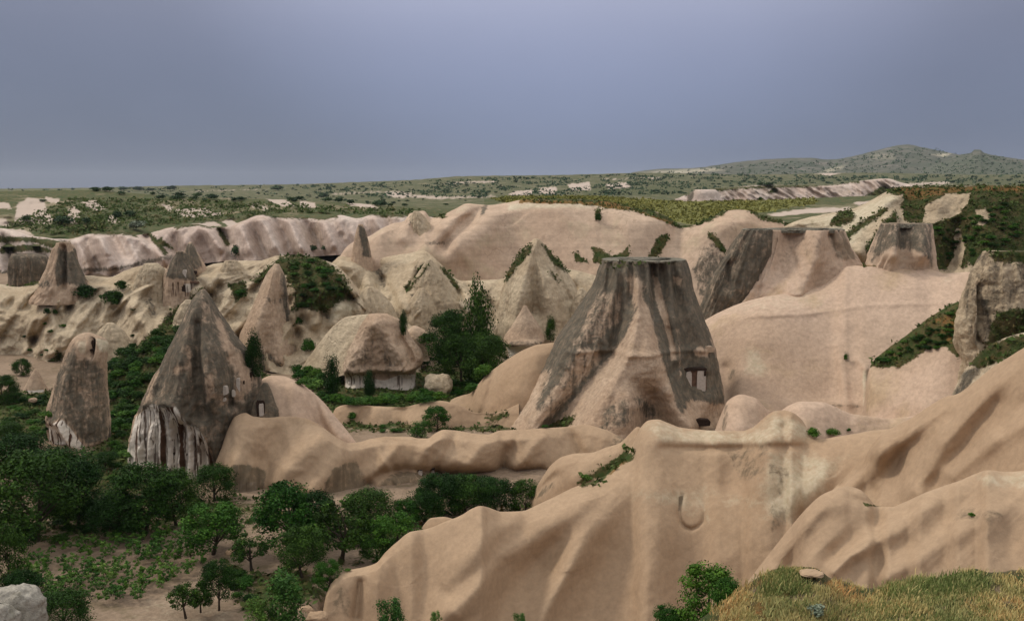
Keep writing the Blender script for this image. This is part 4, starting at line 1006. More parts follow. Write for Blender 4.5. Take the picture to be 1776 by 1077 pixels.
tower('rock_tower', [(1712, 436), (1702, 452), (1688, 476), (1680, 500), (1672, 530), (1664, 560), (1668, 600), (1676, 640), (1670, 700)], [(1800, 436), (1830, 470), (1850, 520), (1860, 600), (1860, 700)], 150, M['cream'],
      'rugged grey rock tower cut off by the right edge', dr=0.7, nth=180, flute=0.22, fk=3, namp=0.10, rough=0.25,
      ribs=[[(1708, 500, 6, -3), (1712, 560, 6, -4), (1705, 590, 5, -2)]],
      masks={'dark': [([(1660, 430), (1800, 430), (1800, 600), (1680, 600)], 6, 0.36), ([(1704, 520), (1718, 515), (1716, 560), (1706, 565)], 3, 1.0)], 'green': [([(1715, 430), (1860, 430), (1860, 465), (1720, 455)], 5, 0.9), ([(1730, 540), (1860, 520), (1860, 600), (1700, 620)], 6, 0.9)],
             'rust': [([(1675, 480), (1700, 450), (1690, 500), (1675, 530)], 6, 0.5)]}, key='righttower')

big_cone = tower('rock_cone', [(349, 502), (340, 512), (330, 530), (318, 558), (303, 592), (288, 622), (272, 652), (258, 682), (244, 712), (236, 738), (231, 780), (226, 850)],
                 [(355, 502), (364, 514), (378, 538), (392, 560), (410, 585), (428, 612), (440, 635), (449, 660), (448, 690), (440, 730), (420, 790), (400, 850)], 142, M['cone'],
                 'tallest dark pointed rock cone with a white streaked base above the orchard trees', dr=0.85, nth=260, step=2.0, namp=0.07, nscale=0.2, flute=0.12, fk=3.2, rough=0.10,
                 ribs=[[(355, 520, 8, 1), (370, 600, 20, 2), (390, 680, 24, 2)], [(345, 530, 10, 1), (325, 620, 22, 2), (330, 700, 20, 1.5)], [(350, 560, 6, -1), (345, 640, 8, -2), (352, 720, 10, -1.5)], [(400, 620, 6, -1), (398, 700, 8, -2)],
                       [(252, 700, 7, 0.5), (300, 699, 7, 0.6), (324, 724, 7, 0.8), (354, 744, 8, 0.8), (372, 785, 9, 0.8)], [(250, 730, 16, -0.6), (300, 765, 30, -1.0), (350, 795, 16, -1.0)]] + [[(x_, 715 + max(0, x_ - 300) * 0.75, 2.2, 0), (x_ + (x_ - 300) * 0.04, 760 + max(0, x_ - 320) * 0.5, 3, (-1) ** i_ * 0.55), (x_ + (x_ - 300) * 0.06, 850, 3.4, (-1) ** i_ * 0.6)] for i_, x_ in enumerate(range(244, 372, 8))],
                 masks={'dark': [([(340, 495), (365, 495), (460, 640), (460, 760), (380, 830), (362, 775), (345, 748), (322, 735), (306, 708), (262, 704), (238, 720), (236, 700)], 4, 0.80)],
                        'cut': [([(372, 545), (384, 560), (404, 600), (400, 625), (388, 600)], 5, 0.8), ([(398, 590), (430, 625), (445, 660), (420, 700), (405, 690), (410, 650), (395, 625)], 6, 0.7), ([(325, 598), (335, 600), (332, 628), (322, 615)], 4, 0.7),
                                ([(300, 635), (335, 628), (330, 640), (300, 650)], 4, 0.5), ([(262, 650), (275, 640), (262, 695), (250, 700)], 4, 0.6), ([(355, 660), (368, 640), (372, 690), (358, 700)], 5, 0.6), ([(345, 520), (350, 505), (362, 540), (355, 560)], 4, 0.4), ([(375, 690), (400, 690), (395, 705), (380, 705)], 4, 0.4), ([(236, 728), (262, 706), (303, 710), (319, 736), (342, 750), (358, 780), (376, 835), (396, 870), (200, 870)], 3)],
                        'white': [([(236, 722), (262, 700), (306, 704), (322, 730), (345, 744), (362, 775), (380, 830), (400, 870), (200, 870)], 3)],
                        'streak': [([(236, 722), (262, 700), (306, 704), (322, 730), (345, 744), (362, 775), (380, 830), (400, 870), (200, 870)], 4)]}, key='bigcone')
left_tower = tower('rock_tower', [(146, 577), (136, 581), (127, 590), (117, 610), (107, 640), (96, 672), (88, 700), (84, 728), (88, 752), (96, 775), (102, 810)],
                   [(156, 577), (168, 582), (180, 588), (187, 600), (186, 615), (183, 632), (184, 660), (187, 700), (190, 735), (189, 758), (184, 772), (182, 810)], 158, M['cone'],
                   'dark leaning rock tower with a rounded pale top near the left edge', dr=0.8, nth=200, step=2.0, namp=0.07, nscale=0.25, flute=0.12, fk=2.6, rough=0.14,
                   ribs=[[(140, 600, 8, 1), (120, 680, 14, 1.5), (130, 760, 20, 2.0)], [(170, 620, 10, 1), (170, 740, 16, 1.6)], [(92, 730, 5, 1.0), (120, 728, 6, 1.2), (140, 758, 5, 1.6), (150, 775, 5, 1.6), (188, 760, 5, 1)], [(110, 762, 10, -1.4), (145, 792, 8, -1.6)], [(160, 590, 2.5, -1.4), (161, 616, 2.5, -1.4)]],
                   masks={'dark': [([(100, 640), (125, 600), (135, 595), (135, 625), (160, 620), (180, 640), (195, 760), (150, 775), (130, 750), (110, 728), (80, 735)], 6, 0.70)],
                          'pale': [([(165, 586), (190, 590), (188, 612), (172, 612)], 4, 0.8), ([(133, 590), (150, 590), (152, 615), (135, 612)], 4, 0.6)],
                          'white': [([(84, 738), (108, 728), (128, 750), (146, 776), (150, 820), (90, 820)], 3), ([(160, 785), (182, 775), (182, 795), (160, 800)], 3)],
                          'streak': [([(80, 725), (112, 724), (150, 770), (150, 820), (80, 820)], 4)]}, key='lefttower')
tower('rock_cone', [(60, 640), (55, 648), (48, 662), (40, 678), (34, 700)], [(63, 640), (68, 648), (76, 664), (84, 682), (90, 700)], 198, M['cone'], 'small pointed rock cone left of the dark leaning tower', nth=80,
      masks={'white': [([(46, 676), (76, 676), (78, 690), (46, 690)], 3, 0.9)]})
tower('rock_tower', [(103, 424), (99, 436), (95, 450), (88, 470), (78, 488), (66, 505), (55, 520)], [(122, 420), (128, 440), (134, 455), (144, 478), (151, 495), (152, 510), (152, 525)], 245, M['cone'],
      'grey twin-peaked rock with hollowed foot on the pale hill at the far left', dr=0.8, nth=120, flute=0.2, fk=3, namp=0.1,
      ribs=[[(108, 430, 3, -2), (106, 500, 4, -2.5)]], masks={'dark': [([(100, 430), (135, 440), (155, 500), (110, 490), (100, 500), (95, 470)], 4, 0.85), ([(60, 480), (90, 470), (90, 500), (60, 500)], 4, 0.5)]}, key='farleft')
tower('rock_tower', [(98, 425), (92, 432), (88, 445), (80, 470), (70, 490)], [(118, 421), (126, 426), (132, 445), (136, 470), (140, 490)], 252, M['cone'], 'blunt grey rock peak close behind the twin-peaked rock at far left', nth=80, flute=0.2,
      masks={'dark': [([(100, 428), (135, 430), (140, 460), (100, 470)], 4, 0.7)]})
cave_rock = tower('cave_rock', [(306, 440), (300, 448), (292, 462), (286, 478), (285, 500), (285, 530)], [(320, 436), (326, 450), (334, 466), (340, 484), (342, 510), (344, 535)], 240, M['cone'],
                  'dark hollowed rock with two doorways behind the tall pointed cone', dr=0.8, nth=140, flute=0.14, fk=3, namp=0.08,
                  masks={'dark': [([(300, 435), (325, 435), (342, 470), (342, 486), (300, 484), (285, 480)], 4, 0.85)], 'streak': [([(296, 490), (345, 488), (345, 515), (296, 515)], 3, 0.9)], 'white': [([(320, 492), (345, 490), (345, 506), (322, 508)], 3, 0.9)]}, key='caverock')
tower('rock_cone', [(328, 420), (322, 432), (314, 448), (308, 470), (304, 500)], [(333, 420), (340, 434), (350, 452), (358, 470), (364, 500)], 247, M['cone'], 'slim pointed rock behind the hollowed rock with two doorways', nth=90, flute=0.18,
      masks={'dark': [([(322, 420), (336, 420), (352, 455), (345, 470), (320, 460)], 4, 0.8)]}, ribs=[[(333, 428, 3, 1.5), (345, 470, 6, 2)]])
tower('rock_cone', [(476, 458), (466, 470), (456, 490), (446, 515), (434, 545), (420, 580), (412, 620), (410, 660)], [(484, 458), (492, 475), (497, 500), (500, 530), (504, 560), (514, 590), (528, 620), (540, 660)], 228, M['cone'],
      'pink pointed rock with a dark right edge below the grassy hillock', dr=0.8, nth=160, flute=0.16, fk=2.6, namp=0.08,
      ribs=[[(480, 470, 6, 1), (462, 540, 14, 3), (440, 600, 16, 3)], [(492, 520, 6, -1.5), (500, 570, 7, -3), (518, 630, 6, -3)], [(490, 560, 12, 2), (500, 620, 16, 3)]],
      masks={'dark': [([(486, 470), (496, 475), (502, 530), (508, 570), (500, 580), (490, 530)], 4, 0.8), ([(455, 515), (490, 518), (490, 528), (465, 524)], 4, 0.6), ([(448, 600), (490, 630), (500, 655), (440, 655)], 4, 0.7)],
             'white': [([(450, 470), (490, 470), (490, 515), (450, 540)], 15, 0.3)]}, key='pinkcone')
hut = tower('rock_cone', [(640, 545), (632, 556), (618, 582), (604, 610), (596, 634), (597, 642), (599, 652), (597, 690)], [(672, 545), (692, 556), (712, 586), (728, 606), (734, 618), (731, 630), (720, 645), (721, 690)], 202, M['cone'],
            'broad hut-shaped rock cone overhanging a white cut base', dr=0.8, nth=200, flute=0.06, fk=3.4, namp=0.08, rough=0.3,
            ribs=[[(645, 565, 9, 0.8), (615, 620, 11, 1.2), (600, 638, 8, 1.2)], [(652, 562, 11, 0.8), (692, 612, 12, 1.5), (708, 640, 8, 1.4)], [(650, 600, 20, -1.2), (655, 640, 26, -1.6)], [(695, 590, 5, -2), (706, 612, 6, -2), (714, 630, 5, -2)], [(600, 644, 5, 1.5), (655, 648, 5, 1.5), (716, 640, 5, 1.5)], [(605, 665, 12, -2), (655, 672, 40, -3), (712, 665, 12, -2)]],
            masks={'dark': [([(644, 585), (660, 592), (700, 636), (670, 648), (600, 640), (610, 620)], 12, 0.34)],
                   'white': [([(600, 656), (622, 650), (640, 656), (668, 660), (690, 650), (720, 650), (722, 700), (598, 700)], 5)], 'streak': [([(598, 644), (655, 644), (660, 668), (598, 672)], 5, 0.62), ([(668, 648), (722, 645), (722, 672), (690, 700)], 6, 0.62)]}, key='hut')
tower('rock_cone', [(716, 565), (706, 575), (702, 590), (708, 605), (715, 625)], [(722, 565), (736, 572), (750, 590), (752, 600), (745, 620)], 222, M['cone'], 'small rounded rock wedge between hut-shaped cone and dark trees', nth=80)
relief('hill', [(516, 648, 214), (534, 622, 214), (556, 592, 213), (580, 564, 212), (604, 549, 211), (640, 545, 210), (672, 548, 210), (690, 562, 210)], [(516, 665), (560, 664), (600, 650), (690, 650)], M['cream'], step=2.3, k=1.2, namp=1.0, nscale=0.1, back=(8, 8), key='hutback')
tower('rock_cone', [(926, 414), (916, 424), (900, 442), (888, 462), (876, 490), (868, 520), (864, 560), (862, 610)], [(934, 414), (944, 424), (958, 442), (976, 462), (992, 486), (1006, 520), (1020, 560), (1040, 610)], 240, M['cream'],
      'pale pyramid-shaped rock with dark scrub along both upper edges', dr=0.85, nth=200, flute=0.12, fk=3, namp=0.05,
      ribs=[[(930, 418, 6, 1.5), (918, 440, 8, 2), (905, 500, 16, 4), (890, 560, 16, 4)], [(935, 440, 10, 1), (955, 520, 20, 3), (960, 580, 20, 3)], [(925, 470, 6, -1), (930, 540, 10, -3)], [(965, 470, 5, -1), (985, 520, 6, -2)]],
      masks={'green': [([(872, 492), (870, 478), (905, 436), (922, 424), (920, 434), (900, 462), (885, 480)], 3.5), ([(938, 424), (958, 436), (972, 450), (992, 470), (985, 474), (965, 462), (950, 444)], 3.5), ([(955, 466), (975, 490), (968, 492), (952, 475)], 3, 0.7)]}, key='pyramid')
tower('rock_cone', [(908, 530), (900, 545), (888, 565), (874, 590), (880, 605), (886, 640)], [(913, 530), (922, 545), (938, 570), (944, 590), (936, 600), (930, 640)], 222, M['cone'], 'low pink rock cone with white foot in front of the pale pyramid rock', nth=110,
      masks={'white': [([(878, 600), (940, 598), (940, 640), (878, 640)], 3)], 'dark': [([(880, 590), (942, 592), (940, 600), (880, 602)], 3, 0.5)]}, ribs=[[(880, 597, 4, 1.5), (940, 595, 4, 1.5)]], key='lowcone')
tower('rock_pinnacle', [(622, 389), (618, 400), (614, 420), (610, 445), (604, 470)], [(629, 389), (634, 402), (639, 420), (644, 445), (650, 470)], 262, M['cone'], 'narrow grey rock pinnacle standing at the left end of the pink wall', nth=80, flute=0.2,
      masks={'dark': [([(619, 388), (634, 395), (644, 445), (630, 445)], 3, 0.85)]})
tower('rock_tower', [(22, 442), (20, 450), (18, 470), (18, 500)], [(60, 440), (78, 445), (84, 462), (80, 500)], 300, M['cone'], 'broad fluted grey rock at the foot of the rose cliffs, far left', nth=110, flat=True, flute=0.28, fk=4,
      masks={'dark': [([(10, 430), (90, 430), (90, 510), (10, 510)], 4, 0.75)]})
small_hut = tower('rock_cone', [(456, 664), (450, 676), (444, 690), (438, 705), (432, 735)], [(464, 664), (470, 676), (478, 700), (484, 716), (486, 740)], 139, M['cone'], 'little dark rock hut with doorway beside the tall streaked cone', dr=0.5, nth=90,
                  masks={'dark': [([(430, 655), (490, 655), (484, 725), (434, 730)], 4, 0.85)]}, key='smallhut')
tower('rock_cone', [(1206, 329), (1198, 334), (1192, 345), (1188, 352)], [(1240, 329), (1246, 334), (1250, 344), (1256, 352)], 700, M['cliff'], 'small twin-topped rock beyond the yellow-green meadow', nth=60, masks={'dark': [([(1195, 325), (1205, 325), (1200, 350), (1192, 350)], 2, 0.9)]})

OUT = [
    ([(252, 457), (243, 470), (236, 490), (230, 525)], [(272, 457), (284, 468), (290, 490), (296, 530)], 243, 'rounded pale outcrop with ledges between the dark bushes and the hollowed rock', None),
    ([(392, 452), (384, 465), (376, 485), (368, 515)], [(410, 452), (422, 466), (428, 485), (436, 520)], 243, 'low rounded outcrop between hollowed rock and pink pointed rock', None),
    ([(741, 450), (722, 480), (704, 512), (688, 565)], [(748, 450), (770, 478), (792, 512), (812, 565)], 246, 'cream pyramid-shaped rock with scrub on its left edge, left of the tallest tree', [(724, 484), (742, 454), (746, 458), (732, 476), (716, 500), (702, 512), (706, 500)]),
    ([(728, 500), (716, 515), (704, 535), (694, 575)], [(736, 500), (746, 515), (756, 538), (764, 575)], 238, 'small pinkish cone in front of the cream pyramid-shaped rock', None),
    ([(718, 366), (713, 376), (708, 390), (704, 410)], [(724, 366), (732, 372), (742, 384), (754, 410)], 276, 'dark-sided fin of rock on the left shoulder of the pink table wall', None),
    ([(556, 548), (548, 560), (540, 580), (530, 615)], [(562, 548), (572, 560), (582, 580), (592, 615)], 229, 'low cream cone just left of the hut-shaped rock', None),
    ([(186, 560), (172, 575), (158, 600), (150, 630)], [(196, 560), (212, 575), (226, 600), (236, 630)], 215, 'smooth swelling of pale rock above the thicket', None),
    ([(1005, 500), (998, 515), (990, 535), (984, 580)], [(1012, 500), (1022, 515), (1030, 535), (1040, 580)], 232, 'narrow cream cone tucked against the left flank of the big flat-topped rock', None),
    ([(376, 556), (366, 572), (356, 590), (350, 620)], [(382, 556), (398, 572), (410, 590), (420, 620)], 216, 'small cream cone half hidden behind the tall pointed cone', None),
    ([(322, 520), (312, 532), (304, 548), (296, 575)], [(330, 520), (338, 532), (344, 548), (350, 575)], 222, 'weathered cream knob left of the tip of the tall pointed cone', None),
    ([(635, 498), (622, 510), (612, 528), (604, 552)], [(648, 498), (664, 512), (678, 530), (692, 556)], 236, 'eroded cream ridge end below the grassy hillock', None),
]
for l_, r_, d_, lb_, gm_ in OUT:
    tower('rock_cone' if 'cone' in lb_ or 'pyramid' in lb_ else 'rock_outcrop', l_, r_, d_, M['cream'], lb_, dr=0.85, nth=110, step=2.0, namp=0.10, nscale=0.2, flute=0.20, fk=3, rough=0.35, masks={'green': [(gm_, 3)]} if gm_ else None)

CAPS = [(big_mesa, [(1050, 449), (1047, 450), (1048, 453)], [(1183, 449), (1186, 450), (1185, 453)], 177, 0.70),
        (bpy.data.objects['flat_topped_rock.001'], [(1328, 396.5), (1325, 398), (1326, 403)], [(1457, 396.5), (1460, 398), (1459, 402)], 209, 0.56),
        (bpy.data.objects['flat_topped_rock.002'], [(1534, 389), (1532, 391), (1532, 395)], [(1610, 388), (1612, 390), (1611, 394)], 200, 0.66),
        (bpy.data.objects['rock_tower'], [(1291, 397), (1289, 398), (1289, 402)], [(1336, 397), (1338, 398), (1337, 402)], 205, 0.74)]
for par, l_, r_, d_, dr_ in CAPS:
    c_ = tower('cap_slab', l_, r_, d_, M['capstone'], None, cat=None, dr=dr_, nth=160, step=1.0, flat=True, namp=0.05, nscale=0.6, flute=0.08, fk=9, sup=1.25, surf=False, rough=0.5)
    c_.location = c_.location - par.location
    c_.parent = par

# ------------------------------------------------------------------ plants
def leaves(centres, normals, size, rng, tone):
    n = len(centres)
    nr = normals + rng.normal(size=(n, 3)) * 0.55
    nr /= np.linalg.norm(nr, axis=1)[:, None] + 1e-9
    a = np.cross(nr, rng.normal(size=(n, 3)))
    a /= np.linalg.norm(a, axis=1)[:, None] + 1e-9
    b = np.cross(nr, a)
    s = size * rng.uniform(0.6, 1.35, n)[:, None]
    w = s * rng.uniform(0.45, 0.8, n)[:, None]
    v = np.stack([centres - a * s, centres + b * w + nr * s * 0.12, centres + a * s, centres - b * w + nr * s * 0.12], 1)
    q = np.arange(n * 4).reshape(n, 4)
    return v.reshape(-1, 3), q, np.repeat(tone, 4)


def crown_mesh(name, mat, rng, nblob, nleaf, leaf, shape='round', z0=0.2, lump=0.34, tips=None):
    C_, N_, T_ = [], [], []
    per = nleaf // nblob
    lump = lump * 1.0
    for b in range(nblob):
        u = rng.normal(size=3)
        u /= np.linalg.norm(u)
        rr = rng.uniform(0.25, 1.0) ** 0.6
        zc = (z0 + 1) / 2
        hz = (1 - z0) / 2
        if shape == 'round':
            z = rng.uniform(0.0, 1.0) ** 0.9
            wd = 0.40 * math.sqrt(max(0.05, 1 - ((z - 0.38) / 0.66) ** 2)) * (0.35 + 0.65 * rr)
            a_ = rng.uniform(0, 6.283)
            br = lump * 0.5 * rng.uniform(0.5, 1.2)
            c = np.array([math.cos(a_) * wd, math.sin(a_) * wd, z0 + br * 0.8 + z * (1 - z0 - br * 1.5)])
        elif shape == 'column':
            z = rng.uniform(0.05, 0.95)
            wd = 0.30 * (math.sin(math.pi * min(0.97, z * 0.85 + 0.12))) ** 0.7
            c = np.array([u[0] * wd * rr, u[1] * wd * rr, z0 + z * (1 - z0) * 0.95])
            br = 0.16 * rng.uniform(0.6, 1.2)
        elif shape == 'spray':
            z = rng.uniform(0.1, 0.95)
            wd = 0.12 + 0.30 * (1 - abs(z - 0.4))
            c = np.array([u[0] * wd * rr, u[1] * wd * rr, z])
            br = 0.13 * rng.uniform(0.5, 1.2)
        else:                                     # low bush
            c = np.array([u[0] * 0.34 * rr, u[1] * 0.34 * rr, 0.28 + abs(u[2]) * 0.42 * rr])
            br = lump * 0.55 * rng.uniform(0.6, 1.2)
        d = rng.normal(size=(per, 3))
        d /= np.linalg.norm(d, axis=1)[:, None]
        rad = br * rng.uniform(0.55, 1.12, per)[:, None] * (1 + 0.25 * np.sin(d[:, :1] * 5 + b) * np.cos(d[:, 1:2] * 4))
        dz = d.copy()
        dz[:, 2] *= 0.75 if shape in ('round', 'bush') else 1.3
        pts = c + dz * rad
        pts[:, 2] = np.maximum(pts[:, 2], 0.02)
        C_.append(pts)
        N_.append(d * 0.8 + np.array([0, 0, 0.35]))
        T_.append(np.clip(rng.uniform(0.1, 0.75) + rng.normal(0, 0.22, per), 0, 1))
    C_, N_, T_ = np.concatenate(C_), np.concatenate(N_), np.concatenate(T_)
    v, q, t = leaves(C_, N_, leaf, rng, T_)
    return mesh_from(name, v, q, mat, {'tone': t}, smooth=False)


def tube(path, radii, n=7):
    path = np.asarray(path, float)
    V, Q = [], []
    for i, (p_, r) in enumerate(zip(path, radii)):
        d = path[min(i + 1, len(path) - 1)] - path[max(i - 1, 0)]
        d /= np.linalg.norm(d) + 1e-9
        a = np.cross(d, [0.3, 1, 0.1])
        a /= np.linalg.norm(a)
        b = np.cross(d, a)
        th = np.linspace(0, 2 * math.pi, n, endpoint=False)
        V.append(p_ + r * (np.cos(th)[:, None] * a + np.sin(th)[:, None] * b))
    V = np.concatenate(V)
    return V, grid_quads(len(path), n, True)


def trunk_mesh(name, rng, h0=0.3, r=0.03, limbs=6, spread=0.33, top=0.8):
    parts = []
    bend = rng.normal(0, 0.02, 2)
    parts.append(tube([(0, 0, -0.05), (bend[0], bend[1], h0 * 0.5), (bend[0] * 2, bend[1] * 2, h0), (bend[0] * 2, bend[1] * 3, (h0 + top) / 2), (0, 0, top)], [r * 1.35, r, r * 0.85, r * 0.5, r * 0.12]))
    for k in range(limbs):
        a = 2 * math.pi * k / limbs + rng.uniform(-0.4, 0.4)
        s = h0 * rng.uniform(0.6, 1.2)
        e = spread * rng.uniform(0.7, 1.1)
        zt = rng.uniform(0.5, 0.85) * top + 0.1
        p0 = np.array([bend[0] * 1.5, bend[1] * 1.5, s])
        p2 = np.array([math.cos(a) * e, math.sin(a) * e, zt])
        p1 = (p0 + p2) / 2 + np.array([math.cos(a) * 0.05, math.sin(a) * 0.05, -0.03])
        parts.append(tube([p0, p1, p2], [r * 0.55, r * 0.35, r * 0.1], 5))
    V, Q, off = [], [], 0
    for v, q in parts:
        V.append(v)
        Q.append(q + off)
        off += len(v)
    return mesh_from(name, np.concatenate(V), np.concatenate(Q), M['bark'])


rg = np.random.default_rng(21)
PRO = {}
for i in range(3):
    PRO['dark%d' % i] = (trunk_mesh('trunk', rg, 0.22, 0.024), crown_mesh('crown', M['leaf_dark'], rg, 62, 13000, 0.0150, 'round', 0.06))
    PRO['mid%d' % i] = (trunk_mesh('trunk', rg, 0.22, 0.024), crown_mesh('crown', M['leaf_mid'], rg, 56, 9000, 0.018, 'round', 0.06, 0.28))
    PRO['open%d' % i] = (trunk_mesh('trunk', rg, 0.30, 0.03, 8), crown_mesh('crown', M['leaf_dark'], rg, 34, 3600, 0.024, 'round', 0.20, 0.26))
    PRO['column%d' % i] = (trunk_mesh('trunk', rg, 0.12, 0.02, 5, 0.15, 0.9), crown_mesh('crown', M['leaf_dark'], rg, 50, 7000, 0.018, 'column', 0.03))
    PRO['light%d' % i] = (trunk_mesh('stems', rg, 0.1, 0.02, 7, 0.3, 0.8), crown_mesh('leaves', M['leaf_light'], rg, 40, 3600, 0.024, 'spray', 0.05))
    PRO['bush%d' % i] = (None, crown_mesh('bush', M['leaf_mid'], rg, 22, 1500, 0.038, 'bush'))
    PRO['dbush%d' % i] = (None, crown_mesh('bush', M['leaf_dark'], rg, 22, 1500, 0.038, 'bush'))
    PRO['lbush%d' % i] = (None, crown_mesh('bush', M['leaf_light'], rg, 22, 1300, 0.040, 'bush'))
    PRO['far%d' % i] = (None, crown_mesh('far_tree', M['leaf_far'], rg, 14, 420, 0.075, 'bush', lump=0.46))
    PRO['grey%d' % i] = (None, crown_mesh('grey_bush', M['leaf_grey'], rg, 14, 700, 0.06, 'bush'))
    PRO['vine%d' % i] = (trunk_mesh('stems', rg, 0.06, 0.025, 6, 0.35, 0.6), crown_mesh('leaves', M['leaf_mid' if i == 1 else 'leaf_light'], rg, 12, 420, 0.055, 'spray', 0.05))

GND = None


def plant(kind, px, py, hpx, wpx, label, cat='tree', group=None, name='tree', only=None, D=None, rot=None, tilt=0.0):
    i = random.randrange(3)
    if D is None:
        h_ = hit(px, py, only)
        if h_ is None:
            return None
        loc = h_[0]
    else:
        loc = Vector(W(px, py, D))
    d = loc.y
    s = d / (F * CP)
    h, w = hpx * s * 1.05, wpx * s * 1.16
    rot = random.uniform(0, 6.28) if rot is None else rot
    tr, cr = PRO[kind + str(i)]
    if tr is None:
        o = link(name, cr, loc=(loc.x, loc.y, loc.z - 0.05 * h), label=label, cat=cat, group=group)
    else:
        o = link(name, None, loc=(loc.x, loc.y, loc.z - 0.02 * h), label=label, cat=cat, group=group)
        a, b = ('trunk', 'crown') if name == 'tree' else ('stems', 'leaves')
        if kind in ('vine',):
            a, b = 'stem', 'foliage'
        link(a, tr, parent=o)
        link(b, cr, parent=o)
    o.scale = (w, w, h)
    o.rotation_euler = (tilt * 0.3, tilt, rot) if tilt else (0, 0, rot)
    return o


G = ('ground', 'scrubslope', 'leftcream', 'midridge')
# orchard trees at lower left, one by one
T = [
    ('dark', 62, 935, 158, 160, 'huge dark spreading tree at the far left above the vineyard'),
    ('dark', 136, 905, 108, 92, 'dark tree touching the right side of the huge dark tree at far left'),
    ('dark', 112, 862, 88, 120, 'dark tree in front of the leaning rock tower'),
    ('dark', 30, 838, 88, 110, 'dark tree on the far left edge below the small pointed cone'),
    ('dark', 252, 918, 120, 120, 'large dark tree directly below the white streaked base of the tall cone'),
    ('dark', 205, 925, 75, 90, 'low dark tree between the two largest dark trees above the vines'),
    ('dark', 305, 905, 95, 80, 'dark tree between the white streaked base and the vineyard corner'),
    ('dark', 372, 868, 66, 72, 'dark round tree at the right foot of the white streaked base'),
    ('mid', 370, 955, 88, 112, 'bushy brighter green tree at the upper right corner of the vineyard'),
    ('mid', 498, 950, 118, 112, 'tall bright green tree in front of the cave-riddled pink ridge'),
    ('dark', 545, 930, 80, 90, 'dark tree hard against the right of the tall bright green tree'),
    ('open', 436, 984, 62, 64, 'small open tree with several stems right of the vineyard'),
    ('dark', 524, 995, 88, 84, 'dense round-crowned orchard tree on bare soil with visible trunk'),
    ('open', 592, 968, 108, 100, 'spreading dark orchard tree with forked trunk on bare soil'),
    ('mid', 568, 1022, 56, 52, 'small slender young tree left of the foreground ridge foot'),
    ('dark', 640, 915, 70, 90, 'dark tree below the white cave alcove'),
    ('mid', 682, 965, 82, 90, 'green tree tucked behind the foot of the foreground ridge'),
    ('dark', 655, 975, 45, 60, 'low dark tree left of the ridge foot behind bare soil'),
    ('dark', 760, 895, 78, 80, 'dark tree below the two small cave windows'),
    ('dark', 810, 890, 70, 80, 'dark tree in the hollow behind the foreground ridge hump'),
    ('dark', 862, 888, 60, 66, 'dark tree under the overhang near the lobed ridge'),
    ('dark', 912, 888, 60, 54, 'last dark tree to the right in the hollow under the overhang'),
    ('dark', 735, 905, 60, 70, 'dark tree just right of the white cave alcove'),
    ('dark', 790, 872, 50, 60, 'dark tree close under the overhanging bottom of the pink ridge'),
    ('dark', 840, 870, 46, 60, 'dark tree behind the hollow trees, close under the overhang'),
    ('mid', 705, 912, 48, 56, 'green tree directly below the white alcove, right of the dark one'),
    ('open', 322, 1068, 62, 56, 'small forked tree on pale soil at the lower edge of the vineyard'),
    ('open', 348, 1058, 55, 40, 'small dark tree just right of the forked tree on pale soil'),
    ('dark', 380, 1052, 88, 62, 'upright dark tree below the vineyard beside the eroded bank'),
    ('light', 495, 1085, 92, 96, 'light green feathery tree at the bottom edge left of the ridge'),
    ('light', 452, 1095, 60, 60, 'low light green tree beside the feathery tree at the bottom'),
    ('dark', 12, 1045, 140, 80, 'dark tree filling the left edge beside the vineyard'),
    ('dark', 40, 1075, 90, 80, 'dark tree behind the grey boulder at the left edge'),
    ('dark', 112, 1092, 75, 90, 'dark tree at the bottom edge right of the grey boulder'),
    ('open', 42, 955, 42, 44, 'small bare-stemmed tree under the huge dark tree'),
    ('dark', 184, 812, 30, 42, 'dark tree at the right foot of the leaning rock tower'),
    ('dark', 8, 700, 50, 50, 'dark bushy tree at the left edge beside the grassy slope'),
    ('dark', 15, 770, 40, 60, 'dark low tree at left edge below the grassy slope'),
    ('column', 441, 652, 78, 42, 'dark upright tree between the tall cone and the pink pointed rock'),
    ('column', 575, 692, 76, 42, 'dark upright tree left of the hut-shaped rock cone'),
    ('column', 641, 692, 50, 28, 'narrow dark tree in front of the white base of the hut-shaped cone'),
    ('column', 700, 580, 42, 20, 'narrow dark tree behind the right shoulder of the hut-shaped cone'),
    ('column', 827, 660, 168, 76, 'tallest dark tree standing in the hollow left of the smooth ridge'),
    ('dark', 772, 640, 98, 70, 'dark tree left of the tallest tree in the hollow'),
    ('dark', 843, 668, 92, 80, 'broad dark tree in front of the tallest tree in the hollow'),
    ('dark', 800, 655, 80, 70, 'dark tree between the two broad trees of the hollow'),
    ('column', 955, 590, 42, 24, 'slim dark tree beside the pale pyramid-shaped rock'),
    ('mid', 757, 748, 44, 48, 'round green tree in front of the low smooth ledge'),
    ('light', 728, 760, 30, 40, 'light green shrub left of the round tree by the low ledge'),
]
for k_, x_, y_, h_, w_, lb in T:
    fw = None
    if y_ > 1075 or (x_ < 700 and y_ > 800) or (700 <= x_ < 950 and 880 < y_ < 900):
        d_ = float(floorD(y_)) if y_ > 800 else None
        plant(k_, x_, y_, h_, w_, lb, D=d_)
    else:
        dd = None
        if lb.startswith('tallest dark tree') or 'of the hollow' in lb or 'in the hollow' in lb:
            dd = 200 + (5 if 'tallest dark' in lb else 0) - (660 - y_) * -0.2
        if lb.startswith('slim dark'):
            dd = 215
        if lb.startswith('narrow dark tree in front'):
            dd = 190
        plant(k_, x_, y_, h_, w_, lb, D=dd)
o = plant('dark', 40, 650, 32, 30, 'small dark leaning tree on the pale hillside above the small pointed cone', tilt=-0.5)
